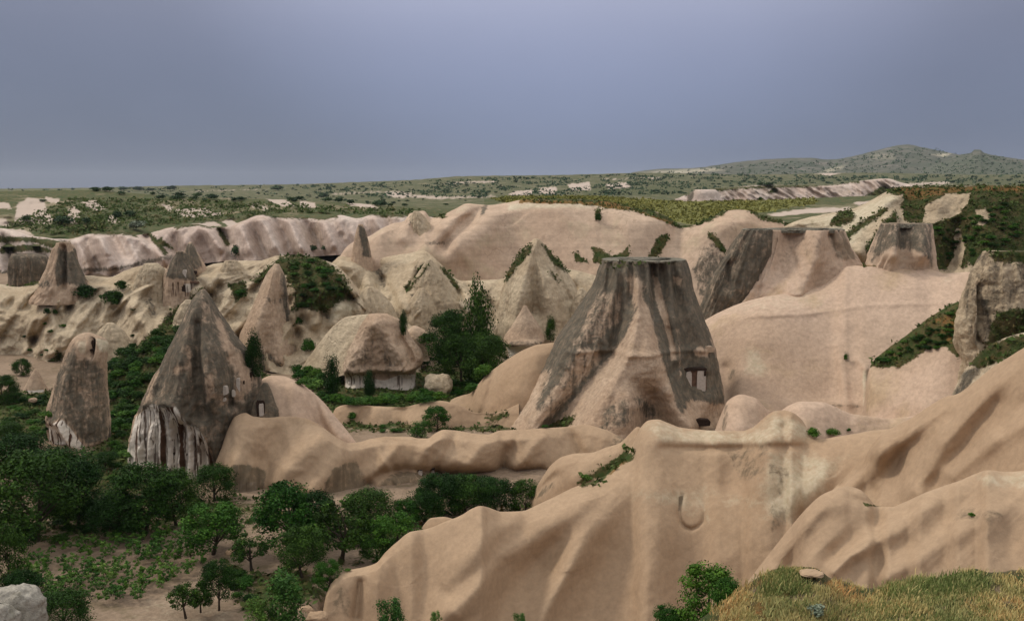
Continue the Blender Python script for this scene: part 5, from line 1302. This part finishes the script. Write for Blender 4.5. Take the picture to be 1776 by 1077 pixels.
for x_, y_, h_, w_, lb, kk in ((1226, 1100, 128, 118, 'tall bushy green tree at the bottom edge before the grassy knoll', 'mid'), (1262, 1060, 60, 60, 'upper right bough-like bushy tree leaning over the grassy knoll', 'mid'),
                               (1160, 1100, 54, 60, 'low bushy tree at the bottom left of the tallest bush before the knoll', 'mid')):
    plant(kk, x_, y_, h_, w_, lb, D=44 if x_ != 1262 else 42)
for x_, y_, h_, w_, lb in ((675, 1095, 58, 64, 'bright green bush at the bottom edge below the ridge foot'), (757, 1090, 30, 26, 'small bright green shoot at the bottom edge, second from the ridge foot'),
                           (900, 1092, 30, 30, 'small bright green bush at the bottom centre')):
    plant('light', x_, y_, h_, w_, lb, cat='bush', name='bush', D=80)

# single bushes that can be told apart
B = [
    ('dbush', 150, 520, 36, 40, 'dark bush on the shoulder just right of the twin-peaked rock'), ('dbush', 195, 533, 40, 50, 'larger dark bush right of the one by the twin-peaked rock'),
    ('dbush', 210, 505, 26, 26, 'dark bush above the larger one on the pale hill'), ('dbush', 82, 546, 16, 16, 'small olive bush on bare pale rock, left of a pair'), ('dbush', 96, 546, 13, 11, 'small olive bush on bare pale rock, right of a pair'),
    ('bush', 418, 520, 26, 26, 'green bush on the slope left of the pink pointed rock'), ('dbush', 516, 570, 28, 28, 'dark round bush right of the pink pointed rock'), ('bush', 535, 615, 42, 26, 'olive bush at the right foot of the pink pointed rock'),
    ('bush', 514, 650, 26, 24, 'pointed green bush below the pink pointed rock'), ('bush', 610, 728, 20, 18, 'little bush on the edge of the low smooth ledge'), ('lbush', 682, 750, 12, 12, 'tiny bush on bare soil below the low ledge'),
    ('dbush', 1038, 385, 20, 12, 'single dark bush clinging to the pink table wall'), ('bush', 1412, 760, 28, 26, 'dark green bush behind the foreground ridge, left of a pair'), ('bush', 1443, 755, 18, 30, 'dark green bush behind the foreground ridge, right of a pair'),
    ('bush', 1472, 748, 9, 9, 'tiny bush on the pale dome behind the side ridge'), ('lbush', 1018, 834, 18, 20, 'bright little bush on the grassy ledge of the foreground ridge'), ('bush', 1467, 626, 18, 8, 'small olive bush on the pink hillside'),
    ('dbush', 1318, 348, 8, 12, 'little dark bush at the far edge of the meadow'), ('grey', 1420, 1068, 30, 40, 'grey-green thistly shrub on the grassy knoll'), ('bush', 945, 742, 8, 14, 'tiny green bush at the foot of the big flat-topped rock'),
    ('bush', 1685, 895, 9, 14, 'tiny yellowish bush on the right foreground ridge'),
]
for k_, x_, y_, h_, w_, lb in B:
    plant(k_, x_, y_, h_, w_, lb, cat='bush', name='bush')


def scatter_px(poly, n, rng, mind=0):
    q = np.asarray(poly, float)
    lo, hi = q.min(0), q.max(0)
    out = []
    tries = 0
    while len(out) < n and tries < n * 60:
        tries += 1
        p_ = rng.uniform(lo, hi)
        if poly_mask(np.array([p_[0]]), np.array([p_[1]]), poly, 0.5)[0] < 0.5:
            continue
        if mind and any((p_[0] - a[0]) ** 2 + ((p_[1] - a[1]) * 1.6) ** 2 < mind * mind for a in out):
            continue
        out.append(tuple(p_))
    return out


def shrubs(poly, n, kinds, hr, wr, label, group, mind=8, only=None, cat='shrub', name='shrub'):
    for x_, y_ in scatter_px(poly, n, rg, mind):
        f = float(rg.uniform(0.7, 1.2))
        plant(kinds[int(rg.integers(len(kinds)))], x_, y_, hr * f, wr * f * float(rg.uniform(0.85, 1.2)), label, cat=cat, group=group, name=name, only=only)


shrubs([(185, 645), (215, 610), (290, 572), (330, 580), (300, 640), (250, 720), (230, 780), (195, 800), (190, 700)], 62, ['dbush', 'dbush', 'bush'], 22, 30, 'dark shrub in the dense thicket between the leaning rock tower and the tall cone', 'thicket shrubs between the two dark rocks', 11, ('scrubslope', 'ground'))
shrubs([(505, 640), (560, 650), (560, 690), (620, 700), (720, 690), (800, 660), (830, 680), (740, 700), (600, 705), (560, 700), (520, 665)], 46, ['bush', 'lbush', 'bush'], 20, 27, 'bright green shrub in the band along the valley floor below the hut-shaped cone', 'bright valley floor shrubs', 10)
shrubs([(740, 590), (780, 560), (870, 600), (880, 650), (800, 670), (735, 640)], 14, ['dbush', 'bush'], 34, 38, 'dark shrub in the hollow around the tallest trees', 'shrubs in the tree hollow', 13)
shrubs([(0, 690), (80, 690), (95, 760), (0, 775)], 24, ['bush', 'dbush'], 14, 26, 'low shrub on the grassy slope left of the leaning tower', 'shrubs on the left grassy slope', 11)
shrubs([(190, 790), (225, 790), (225, 840), (190, 840)], 8, ['bush', 'lbush'], 18, 24, 'shrub in the gap between leaning tower and streaked white base', 'shrubs in the gap', 9)
shrubs([(495, 455), (560, 455), (605, 510), (560, 535), (515, 535)], 22, ['dbush', 'bush'], 12, 20, 'dark low shrub on the grassy hillock in the middle distance', 'hillock shrubs', 9, ('leftcream',))
shrubs([(400, 990), (440, 1000), (440, 1050), (410, 1040)], 7, ['dbush', 'bush'], 22, 28, 'shrub on the eroded bank below the vineyard', 'bank shrubs', 10)
shrubs([(660, 970), (700, 965), (640, 985), (560, 1000)], 3, ['bush'], 8, 14, 'low weed at the foot of the foreground ridge', 'weeds by the ridge foot', 9, cat='weed', name='weed')
shrubs([(1520, 628), (1600, 575), (1680, 530), (1665, 600), (1600, 612), (1550, 632)], 34, ['dbush', 'bush'], 10, 18, 'low shrub on the green spur beside the rugged right tower', 'spur shrubs', 9, ('spur',))
shrubs([(1620, 400), (1740, 350), (1770, 400), (1770, 440), (1640, 455)], 46, ['dbush', 'bush'], 9, 15, 'low shrub on the scrubby slope at upper right', 'upper right slope shrubs', 9, ('scrubhill',))
shrubs([(640, 755), (655, 740), (700, 745), (690, 752)], 4, ['lbush'], 10, 16, 'small weed on bare soil behind the pink ridge', 'weeds behind the pink ridge', 8, cat='weed', name='weed')

shrubs([(0, 870), (160, 880), (340, 850), (470, 880), (460, 915), (330, 945), (200, 930), (90, 945), (0, 930)], 18, ['dbush'], 22, 40, 'dark undergrowth bush beneath the big trees above the vineyard', 'undergrowth beneath the orchard trees', 16, ('ground',))
shrubs([(480, 930), (640, 905), (700, 930), (640, 955), (560, 950), (500, 960)], 14, ['dbush', 'bush'], 26, 36, 'dark undergrowth bush among the orchard trees right of the vineyard', 'undergrowth among the right orchard trees', 16, ('ground',))
shrubs([(0, 600), (180, 500), (300, 520), (280, 560), (180, 620), (60, 640)], 12, ['dbush', 'bush'], 7, 11, 'tiny bush dotted on the bare pale hillside at left', 'tiny bushes on the pale hillside', 14, ('leftcream',))
# vineyard
vy = [(30, 985), (75, 955), (200, 925), (300, 925), (330, 965), (350, 975), (330, 1000), (285, 1010), (280, 1030), (215, 1045), (60, 1045), (45, 1010)]
rows = []
for r_ in range(15):
    for c_ in range(24):
        x_ = 24 + c_ * 14.5 + r_ * 3 + float(rg.normal(0, 2.5))
        y_ = 928 + r_ * 8.2 - c_ * 0.5 + float(rg.normal(0, 1.5))
        if poly_mask(np.array([x_]), np.array([y_]), vy, 0.5)[0] > 0.5 and rg.random() > 0.30:
            rows.append((x_, y_, r_))
ORD = ['first', 'second', 'third', 'fourth', 'fifth', 'sixth', 'seventh', 'eighth', 'ninth', 'tenth', 'eleventh', 'twelfth', 'thirteenth', 'fourteenth', 'fifteenth', 'sixteenth', 'seventeenth', 'eighteenth', 'nineteenth', 'twentieth', 'twenty-first', 'twenty-second', 'twenty-third', 'twenty-fourth']
used_rows = sorted({a[2] for a in rows})
for x_, y_, r_ in rows:
    nth_ = sorted(a[0] for a in rows if a[2] == r_).index(x_)
    f = float(rg.uniform(0.65, 1.25))
    plant('vine', x_, y_, 17 * f, 23 * f, '%s leafy grapevine from the left in the %s vineyard row counted from the back' % (ORD[nth_], ORD[used_rows.index(r_)]), cat='grapevine', group='grapevines in the vineyard plot', name='grapevine', D=float(floorD(y_)))

# trees scattered over the plateau and the far plain, told apart where large
for k_, x_, y_, h_, w_, lb in (('far', 165, 331, 9, 18, 'round dark tree on the skyline, leftmost of the skyline trees'), ('far', 188, 331, 10, 18, 'round dark tree on the skyline, second from left'), ('far', 216, 331, 10, 22, 'dark tree on the skyline left of the wide clump'),
                               ('far', 240, 332, 11, 22, 'left half of the wide dark clump on the skyline'), ('far', 262, 332, 8, 18, 'right half of the wide dark clump on the skyline'), ('far', 298, 331, 12, 20, 'taller dark tree on the skyline right of the wide clump'),
                               ('far', 481, 331, 12, 26, 'dark wide tree on the skyline above the rose cliffs'), ('far', 110, 391, 24, 32, 'big round green bush among bare pink patches at far left'), ('far', 46, 385, 16, 16, 'green bush beside the pale patch at far left'),
                               ('far', 203, 380, 18, 16, 'green bush on the grassy knoll left of the grey bush'), ('far', 226, 376, 14, 20, 'green bush right behind the grey bush'), ('grey', 235, 400, 26, 36, 'silvery grey bush on the gully above the rose cliffs'),
                               ('far', 150, 388, 14, 16, 'small green bush right of the big round green bush'), ('far', 413, 445, 26, 26, 'dark pointed bush at the foot of the rose cliffs'), ('far', 562, 345, 14, 20, 'dark tree on the plateau edge right of centre left'),
                               ('far', 543, 436, 14, 14, 'green bush in the gap before the rose cliffs, left of two'), ('far', 565, 436, 14, 14, 'green bush in the gap before the rose cliffs, right of two'), ('far', 74, 350, 6, 12, 'small bush at the top of the pale patch')):
    plant(k_, x_, y_, h_, w_, lb, name='tree' if 'tree' in lb or 'clump' in lb else 'bush', cat='tree' if 'tree' in lb or 'clump' in lb else 'bush')
nfar = 0
FL = ['small dark tree scattered on the green plateau above the rose cliffs', 'small dark tree on the far plain behind the pink table wall, left of the meadow', 'small dark tree in the dark belt just beyond the yellow meadow', 'small dark tree on the plain below the distant mountain', 'small dark tree on the plain just above the scrubby slope at upper right']
fields = [([(150, 332), (600, 325), (720, 330), (720, 362), (560, 352), (330, 350), (200, 342)], 105, 'far'), ([(560, 326), (900, 312), (900, 345), (720, 362), (600, 350)], 70, 'far'),
          ([(1000, 328), (1080, 325), (1180, 322), (1190, 338), (1020, 341)], 62, 'far'), ([(1180, 315), (1500, 310), (1500, 318), (1250, 326)], 30, 'far'), ([(1560, 312), (1776, 310), (1776, 322), (1570, 322)], 20, 'far')]
for fi, (pl, n_, kk) in enumerate(fields):
    for x_, y_ in sorted(scatter_px(pl, n_, rg, 5), key=lambda a: a[1]):
        h_ = hit(x_, y_)
        if h_ is None:
            continue
        d = h_[0].y
        if fbm(np.array([[x_ * 0.02, y_ * 0.12, 8.0]]), 3)[0] < -0.12:
            continue
        w_ = float(rg.uniform(3.5, 8.0)) * F / d
        if y_ < 330 and d > 1500:
            w_ = max(w_, float(rg.uniform(5, 9)))
        w_ = min(max(w_, 5), 18)
        plant('far', x_, y_, w_ * 0.62, w_, FL[fi], cat='tree', group=['plateau trees', 'far plain trees', 'tree belt beyond the meadow', 'trees below the mountain', 'trees beyond the scrubby slope'][fi], name='tree')


def speck_mesh(name, polys, size, mat, rng, only=None, nl=7, label=None, cat=None, flatness=0.6):
    C_, N_, T_, S_ = [], [], [], []
    for pl, k in polys:
        for x_, y_ in scatter_px(pl, k, rng):
            h_ = hit(x_, y_, only)
            if h_ is None:
                continue
            c = np.array(h_[0])
            if name == 'distant_trees' and fbm(np.array([[x_ * 0.02, y_ * 0.16, 3.0]]), 3)[0] < -0.04:
                continue
            s = size * float(rng.uniform(0.5, 1.3)) * (c[1] / 2000.0 if c[1] > 2000 else 1.0)
            pts = c + rng.normal(size=(nl, 3)) * [s * 0.5, s * 0.5, s * 0.2] + [0, 0, s * 0.25]
            C_.append(pts)
            N_.append(rng.normal(size=(nl, 3)) * 0.4 + [0, -0.6, 0.8])
            T_.append(np.clip(rng.uniform(0, 0.8) + rng.normal(0, 0.1, nl), 0, 1))
            S_.append(np.full(nl, s * 0.42))
    C_, N_, T_, S_ = map(np.concatenate, (C_, N_, T_, S_))
    v, q, t = leaves(C_, N_, 1.0, rng, T_)
    v = v.reshape(-1, 4, 3)
    v = C_[:, None] + (v - C_[:, None]) * S_[:, None, None]
    return link(name, mesh_from(name, v.reshape(-1, 3), q, mat, {'tone': t}, smooth=False), kind='stuff', label=label, cat=cat)


speck_mesh('distant_trees', [([(520, 324), (900, 308), (1100, 303), (1300, 305), (1776, 306), (1776, 320), (1500, 318), (1250, 325), (1180, 338), (900, 342), (560, 345)], 2400), ([(-10, 330), (520, 322), (560, 345), (300, 345)], 200)], 5.0, M['leaf_far'], rg, ('plain',),
           label='specks of distant trees and bushes covering the far plain', cat='distant trees')
speck_mesh('mountain_scrub', [([(1100, 304), (1300, 284), (1440, 280), (1570, 256), (1776, 275), (1776, 308), (1300, 306)], 700)], 4.0, M['leaf_far'], rg, ('mountain',), label='dark scrub dotting the slopes of the distant mountain', cat='scrub')
speck_mesh('plateau_scrub', [([(0, 395), (120, 345), (250, 345), (500, 355), (740, 365), (740, 378), (600, 372), (500, 370), (350, 385), (220, 398), (120, 410)], 1500)], 1.7, M['tuft'], rg, ('hill',), label='low scrub covering the knolls above the rose cliffs', cat='scrub')


# tufts of scrub and grass over everything marked green
def tufts(name, sets, density, size, nl, mat, rng, label, cat, dmin, dmax, up=0.5, thr=0.32, cap=30000):
    C_, N_, T_, S_ = [], [], [], []
    for V, Q, val in sets:
        A, B_, C2, D_ = V[Q[:, 0]], V[Q[:, 1]], V[Q[:, 2]], V[Q[:, 3]]
        ctr = (A + B_ + C2 + D_) / 4
        nrm = np.cross(C2 - A, D_ - B_)
        ar = np.linalg.norm(nrm, axis=1) * 0.5
        nrm = nrm / (np.linalg.norm(nrm, axis=1)[:, None] + 1e-9)
        nrm *= np.sign(nrm[:, 2:3] + 1e-6)
        mv = val[Q].mean(1)
        ok = (mv > thr) & (ctr[:, 1] > dmin) & (ctr[:, 1] < dmax)
        if not ok.any():
            continue
        px_, py_ = P(ctr)
        ok &= (px_ > -30) & (px_ < 1806) & (py_ < 1110)
        idx = np.nonzero(ok)[0]
        if not len(idx):
            continue
        n = int(min(cap, ar[idx].sum() * density))
        if n < 1:
            continue
        pick = idx[rng.choice(len(idx), n, p=ar[idx] / ar[idx].sum())]
        u, w = rng.random((n, 1)), rng.random((n, 1))
        c = (A[pick] * (1 - u) + B_[pick] * u) * (1 - w) + (D_[pick] * (1 - u) + C2[pick] * u) * w
        s = size * rng.uniform(0.5, 1.5, n) ** 1.2
        cl = np.repeat(c, nl, 0) + rng.normal(size=(n * nl, 3)) * np.repeat(s, nl)[:, None] * [0.45, 0.45, 0.15] + np.repeat(s, nl)[:, None] * [0, 0, 0.22]
        C_.append(cl)
        N_.append(rng.normal(size=(n * nl, 3)) * 0.5 + [0, -0.1, up])
        T_.append(np.clip(np.repeat(0.5 + 0.5 * fbm(c * 0.12, 3) + rng.normal(0, 0.18, n), nl) + rng.normal(0, 0.08, n * nl), 0, 1))
        S_.append(np.repeat(s, nl) * 0.42)
    C_, N_, T_, S_ = map(np.concatenate, (C_, N_, T_, S_))
    v, q, t = leaves(C_, N_, 1.0, rng, T_)
    v = C_[:, None] + (v.reshape(-1, 4, 3) - C_[:, None]) * S_[:, None, None]
    link(name, mesh_from(name, v.reshape(-1, 3), q, mat, {'tone': t}, smooth=False), kind='stuff', label=label, cat=cat)


tufts('scrub', ALLMASK['green'], 1.1, 0.62, 5, M['tuft'], rg, 'low dark scrub and grass clinging to ledges and slopes', 'scrub', 60, 300, cap=16000)
tufts('meadow_grass', ALLMASK['yellow'], 0.25, 0.9, 4, M['tuft_yellow'], rg, 'yellow flowering grass on the flat meadow', 'grass', 250, 500, cap=5000)


# blades of grass on the near knoll
def grass(name, key, n, mat, rng, label, hgt, polys, lean=0.5):
    Cs = []
    for pl, k in polys:
        for x_, y_ in scatter_px(pl, k, rng):
            h_ = hit(x_, y_, key)
            if h_ is not None and fbm(np.array([[x_ * 0.02, y_ * 0.05, 5.0]]), 3)[0] > -0.16:
                Cs.append(np.array(h_[0]))
    Cs = np.array(Cs)
    per = n
    c = np.repeat(Cs, per, 0) + rng.normal(size=(len(Cs) * per, 3)) * [0.13, 0.13, 0]
    m = len(c)
    clump = np.repeat(rng.uniform(0.3, 1.0, len(Cs)) * (1 + 0.8 * (rng.random(len(Cs)) > 0.93)), per)
    h = hgt * clump * rng.uniform(0.5, 1.2, m)
    d = rng.normal(size=(m, 3)) * [lean, lean, 0] + [0.1, 0, 1]
    d /= np.linalg.norm(d, axis=1)[:, None]
    side = np.cross(d, rng.normal(size=(m, 3)))
    side /= np.linalg.norm(side, axis=1)[:, None]
    w = (0.008 + 0.02 * h)[:, None]
    tip = c + d * h[:, None] + np.array([0.3, 0, -0.15]) * (h ** 2)[:, None]
    mid = c + d * h[:, None] * 0.55
    c = c - [0, 0, 0.05]
    v = np.stack([c - side * w, c + side * w, mid + side * w * 0.8, tip, mid - side * w * 0.8], 1)
    base = np.arange(m)[:, None] * 5
    q = base + np.array([0, 1, 2, 4])
    t = base + np.array([4, 2, 3])
    tone = np.clip(np.repeat(0.5 + 0.9 * fbm(Cs * 0.45, 3) + rng.normal(0, 0.14, len(Cs)), per) + rng.normal(0, 0.1, m), 0, 1)
    link(name, mesh_from(name, v.reshape(-1, 3), q, mat, {'tone': np.repeat(tone, 5)}, smooth=False, tris=t), kind='stuff', label=label, cat='grass')


kp = [(1200, 1090), (1240, 1058), (1262, 1044), (1290, 1020), (1320, 1000), (1345, 988), (1375, 984), (1440, 1000), (1505, 1022), (1590, 1001), (1690, 988), (1790, 990), (1790, 1140), (1180, 1140)]
grass('grass', ('knoll',), 12, M['tuft_mix'], rg, 'dry orange and green grass covering the near knoll', 0.17, [(kp, 4800)])
grass('grass', ('knoll',), 14, M['tuft_green'], rg, 'greener grass clumps on the near knoll', 0.24, [([(1540, 1015), (1620, 1005), (1700, 995), (1710, 1030), (1620, 1040), (1540, 1035)], 300), ([(1300, 1010), (1350, 990), (1390, 990), (1400, 1040), (1330, 1030)], 160), ([(1380, 1050), (1700, 1040), (1776, 1090), (1400, 1100)], 200)])


# ------------------------------------------------------------------ boulders
def boulder(name, pts, D, mat, label, seed, sy=0.8, rough=0.16, masks=None):
    (px, py, wpx, hpx) = pts
    s = D / (F * CP)
    n, m = 40, 60
    th = np.linspace(0, 2 * math.pi, m, endpoint=False)[None, :]
    ph = np.linspace(0.02, math.pi - 0.02, n)[:, None]
    d = np.stack([np.sin(ph) * np.cos(th), np.sin(ph) * np.sin(th), np.cos(ph) + 0 * th], -1)
    d = np.sign(d) * np.abs(d) ** 0.85
    r = 1 + rough * 2 * fbm(d * 1.3 + seed, 3) + rough * 0.5 * ridged(d * 2.6 + seed, 2)
    co = d * r[..., None] * np.array([wpx * s / 2, wpx * s / 2 * sy, hpx * s / 2])
    me = mesh_from(name, co.reshape(-1, 3), grid_quads(n, m, True)[:, ::-1], mat, {})
    c = W(px, py, D)
    link(name, me, loc=tuple(c), label=label, cat='boulder')


boulder('boulder', (30, 1060, 90, 92), 46, M['boulder'], 'large grey lichen-spotted boulder in the bottom left corner', 3.1)
boulder('boulder', (2, 1075, 60, 60), 44, M['boulder'], 'grey boulder piece in the very corner beside the larger boulder', 5.7)
boulder('boulder', (14, 812, 40, 40), 138, M['near'], 'rounded tan boulder at the left edge above the dark trees', 7.1)
boulder('boulder', (172, 838, 48, 20), 138, M['near'], 'flat brown rock slab below the leaning rock tower', 9.3)
boulder('boulder', (530, 1060, 26, 18), 93, M['near'], 'small tan boulder left of the ridge foot, upper of two', 11.0)
boulder('boulder', (550, 1074, 40, 26), 91, M['near'], 'rounded tan boulder left of the ridge foot at the bottom edge', 13.0)
boulder('boulder', (1408, 994, 40, 8), 27.2, M['near'], 'flat pale rock lying on top of the grassy knoll', 15.0)
boulder('boulder', (57, 694, 14, 8), 185, M['cone'], 'small pale stone below the small pointed cone', 17.0)
boulder('boulder', (760, 668, 46, 40), 196, M['cream'], 'pinkish boulder among shrubs right of the white cut base', 19.0)
boulder('boulder', (405, 958, 26, 12), 108, M['near'], 'flat tan rock beside the small open tree', 21.0)


# ------------------------------------------------------------------ rock-cut doors, windows and alcoves
def box_bm(bm_v, bm_q, c, s):
    x, y, z = c
    a, b, d = s[0] / 2, s[1] / 2, s[2] / 2
    o = len(bm_v)
    for dx in (-a, a):
        for dy in (-b, b):
            for dz in (-d, d):
                bm_v.append((x + dx, y + dy, z + dz))
    for f in ((0, 1, 3, 2), (4, 6, 7, 5), (0, 4, 5, 1), (2, 3, 7, 6), (0, 2, 6, 4), (1, 5, 7, 3)):
        bm_q.append([o + i for i in f])


def block(name, parent, px, py, wpx, hpx, key, mat, proud=0.12, depth=1.2, yaw=0.0, label=None, dD=0.0, arch=False, ref=None):
    h_ = hit(px, py, key)
    if h_ is None:
        return None
    loc = h_[0]
    if ref is not None:
        loc = Vector(W(px, py, ref))
    s = loc.y / (F * CP)
    w, h = wpx * s, hpx * s
    # rounded outline, wobbly edges, extruded back into the rock
    n = 20
    V, Q = [], []
    ring = []
    for k in range(n):
        a = 2 * math.pi * k / n + math.pi / n
        ex = 0.35 if not arch else 0.6
        cx_, cz_ = math.copysign(abs(math.cos(a)) ** ex, math.cos(a)), math.copysign(abs(math.sin(a)) ** (ex if math.sin(a) > 0 else 0.25), math.sin(a))
        j = 1 + random.uniform(-0.07, 0.07)
        ring.append((cx_ * w / 2 * j, cz_ * h / 2 * j))
    for y in (0.0, depth + proud):
        for x, z in ring:
            V.append((x, y, z))
    for k in range(n):
        Q.append((k, (k + 1) % n, n + (k + 1) % n, n + k))
    V.append((0, 0.0, 0))
    T3 = [(2 * n, (k + 1) % n, k) for k in range(n)]
    me = mesh_from(name, V, Q, mat, {}, smooth=False, tris=T3)
    pr = parent.location if parent is not None else Vector((0, 0, 0))
    o = link(name, me, parent=parent, loc=(loc.x - pr.x, loc.y - pr.y - proud - dD, loc.z - pr.z), label=label)
    o.rotation_euler = (0, 0, yaw)
    return o


def doorway(parent, px, py, wpx, hpx, key, yaw=0.0, white=True, label=None):
    b = block('doorway', parent, px, py, wpx, hpx, key, M['whitewash'] if white else M['gap_shade'], 0.10, yaw=yaw, label=label)
    if b is None:
        return
    return b


# big flat-topped rock: two whitewashed door panels with the gap's shade painted on a brown panel, and lintel
mref = hit(1206, 662, ('mesa',))[0].y - 0.3
block('gap_panel', big_mesa, 1206, 661, 38, 40, ('mesa',), M['gap_shade'], 0.10, ref=mref)
block('door_panel', big_mesa, 1194, 661, 10, 36, ('mesa',), M['whitewash'], 0.32, ref=mref, label='whitewashed left pillar of the rock-cut doorway')
block('door_panel', big_mesa, 1216, 660, 15, 38, ('mesa',), M['whitewash'], 0.36, ref=mref, label='whitewashed right pillar of the rock-cut doorway')
block('lintel', big_mesa, 1206, 640, 40, 4, ('mesa',), M['opening_shade'], 0.45, ref=mref)
block('window', big_mesa, 1222, 647, 4, 9, ('mesa',), M['opening_shade'], 0.45, ref=mref)
block('cave', big_mesa, 1210, 733, 46, 12, ('mesa',), M['opening_shade'], 0.10, arch=True)
block('alcove', big_mesa, 1228, 606, 20, 10, ('mesa',), M['cone'], 0.25, arch=True)
# tall cone
block('doorway', big_cone, 388, 677, 10, 16, ('bigcone',), M['whitewash'], 0.15)
block('window', big_cone, 388, 693, 6, 6, ('bigcone',), M['whitewash'], 0.15)
block('doorway', big_cone, 413, 668, 6, 26, ('bigcone',), M['whitewash'], 0.12, 0.6)
block('window', big_cone, 405, 682, 5, 12, ('bigcone',), M['whitewash'], 0.12)
block('window', big_cone, 435, 653, 2.6, 16, ('bigcone',), M['opening_shade'], 0.10)
block('window', big_cone, 423, 663, 2.4, 6, ('bigcone',), M['opening_shade'], 0.10)
block('window', big_cone, 439, 651, 2.4, 5, ('bigcone',), M['opening_shade'], 0.10)
block('window', big_cone, 325, 788, 3, 4, ('bigcone',), M['opening_shade'], 0.08)
block('window', big_cone, 301, 787, 4, 5, ('bigcone',), M['opening_shade'], 0.08)
# little hut
b = block('doorway', small_hut, 452, 709, 15, 30, ('smallhut',), M['opening_shade'], 0.10)
block('door_panel', small_hut, 454, 710, 8, 22, ('smallhut',), M['whitewash'], 0.25)
# leaning tower: dark cross-shaped cut
block('crack', left_tower, 161, 604, 3.0, 28, ('lefttower',), M['opening_shade'], 0.10)
block('crack', left_tower, 157, 607, 10, 3, ('lefttower',), M['opening_shade'], 0.14)
# hollowed rock
block('doorway', cave_rock, 320, 476, 6, 15, ('caverock',), M['whitewash'], 0.15)
block('doorway', cave_rock, 337, 473, 5, 6, ('caverock',), M['opening_shade'], 0.10)
block('cave', cave_rock, 318, 500, 6, 12, ('caverock',), M['opening_shade'], 0.10)
block('cave', cave_rock, 330, 490, 26, 3, ('caverock',), M['gap_shade'], 0.10)
# pink ridge with caves
mid = bpy.data.objects['rock_ridge.003']
for nm, a_ in (('alcove', (700, 866, 34, 34, ('midridge',), M['whitewash'], 0.10)), ('window', (729, 823, 7, 15, ('midridge',), M['whitewash'], 0.12)), ('window', (750, 822, 7, 17, ('midridge',), M['whitewash'], 0.12)),
               ('window', (728, 816, 8, 4, ('midridge',), M['opening_shade'], 0.2)), ('window', (750, 813, 8, 4, ('midridge',), M['opening_shade'], 0.2))):
    block(nm, mid, *a_, arch=(nm == 'alcove'))


# ------------------------------------------------------------------ the hazy air over the whole valley
hz_m = bpy.data.materials.new('haze_air')
hz_m.use_nodes = True
hz_m.node_tree.nodes.clear()
hz_o = hz_m.node_tree.nodes.new('ShaderNodeOutputMaterial')
hz_v = hz_m.node_tree.nodes.new('ShaderNodeVolumePrincipled')
hz_v.inputs['Color'].default_value = (0.80, 0.87, 0.95, 1)
hz_v.inputs['Density'].default_value = 2.2e-5
hz_m.node_tree.links.new(hz_v.outputs[0], hz_o.inputs['Volume'])
hv, hq = [], []
box_bm(hv, hq, (0, 10900, 195), (48000, 22400, 455))
link('haze', mesh_from('haze', hv, hq, hz_m, {}, smooth=False), kind='stuff', label='thin bluish haze lying over the whole valley and plain', cat='haze')
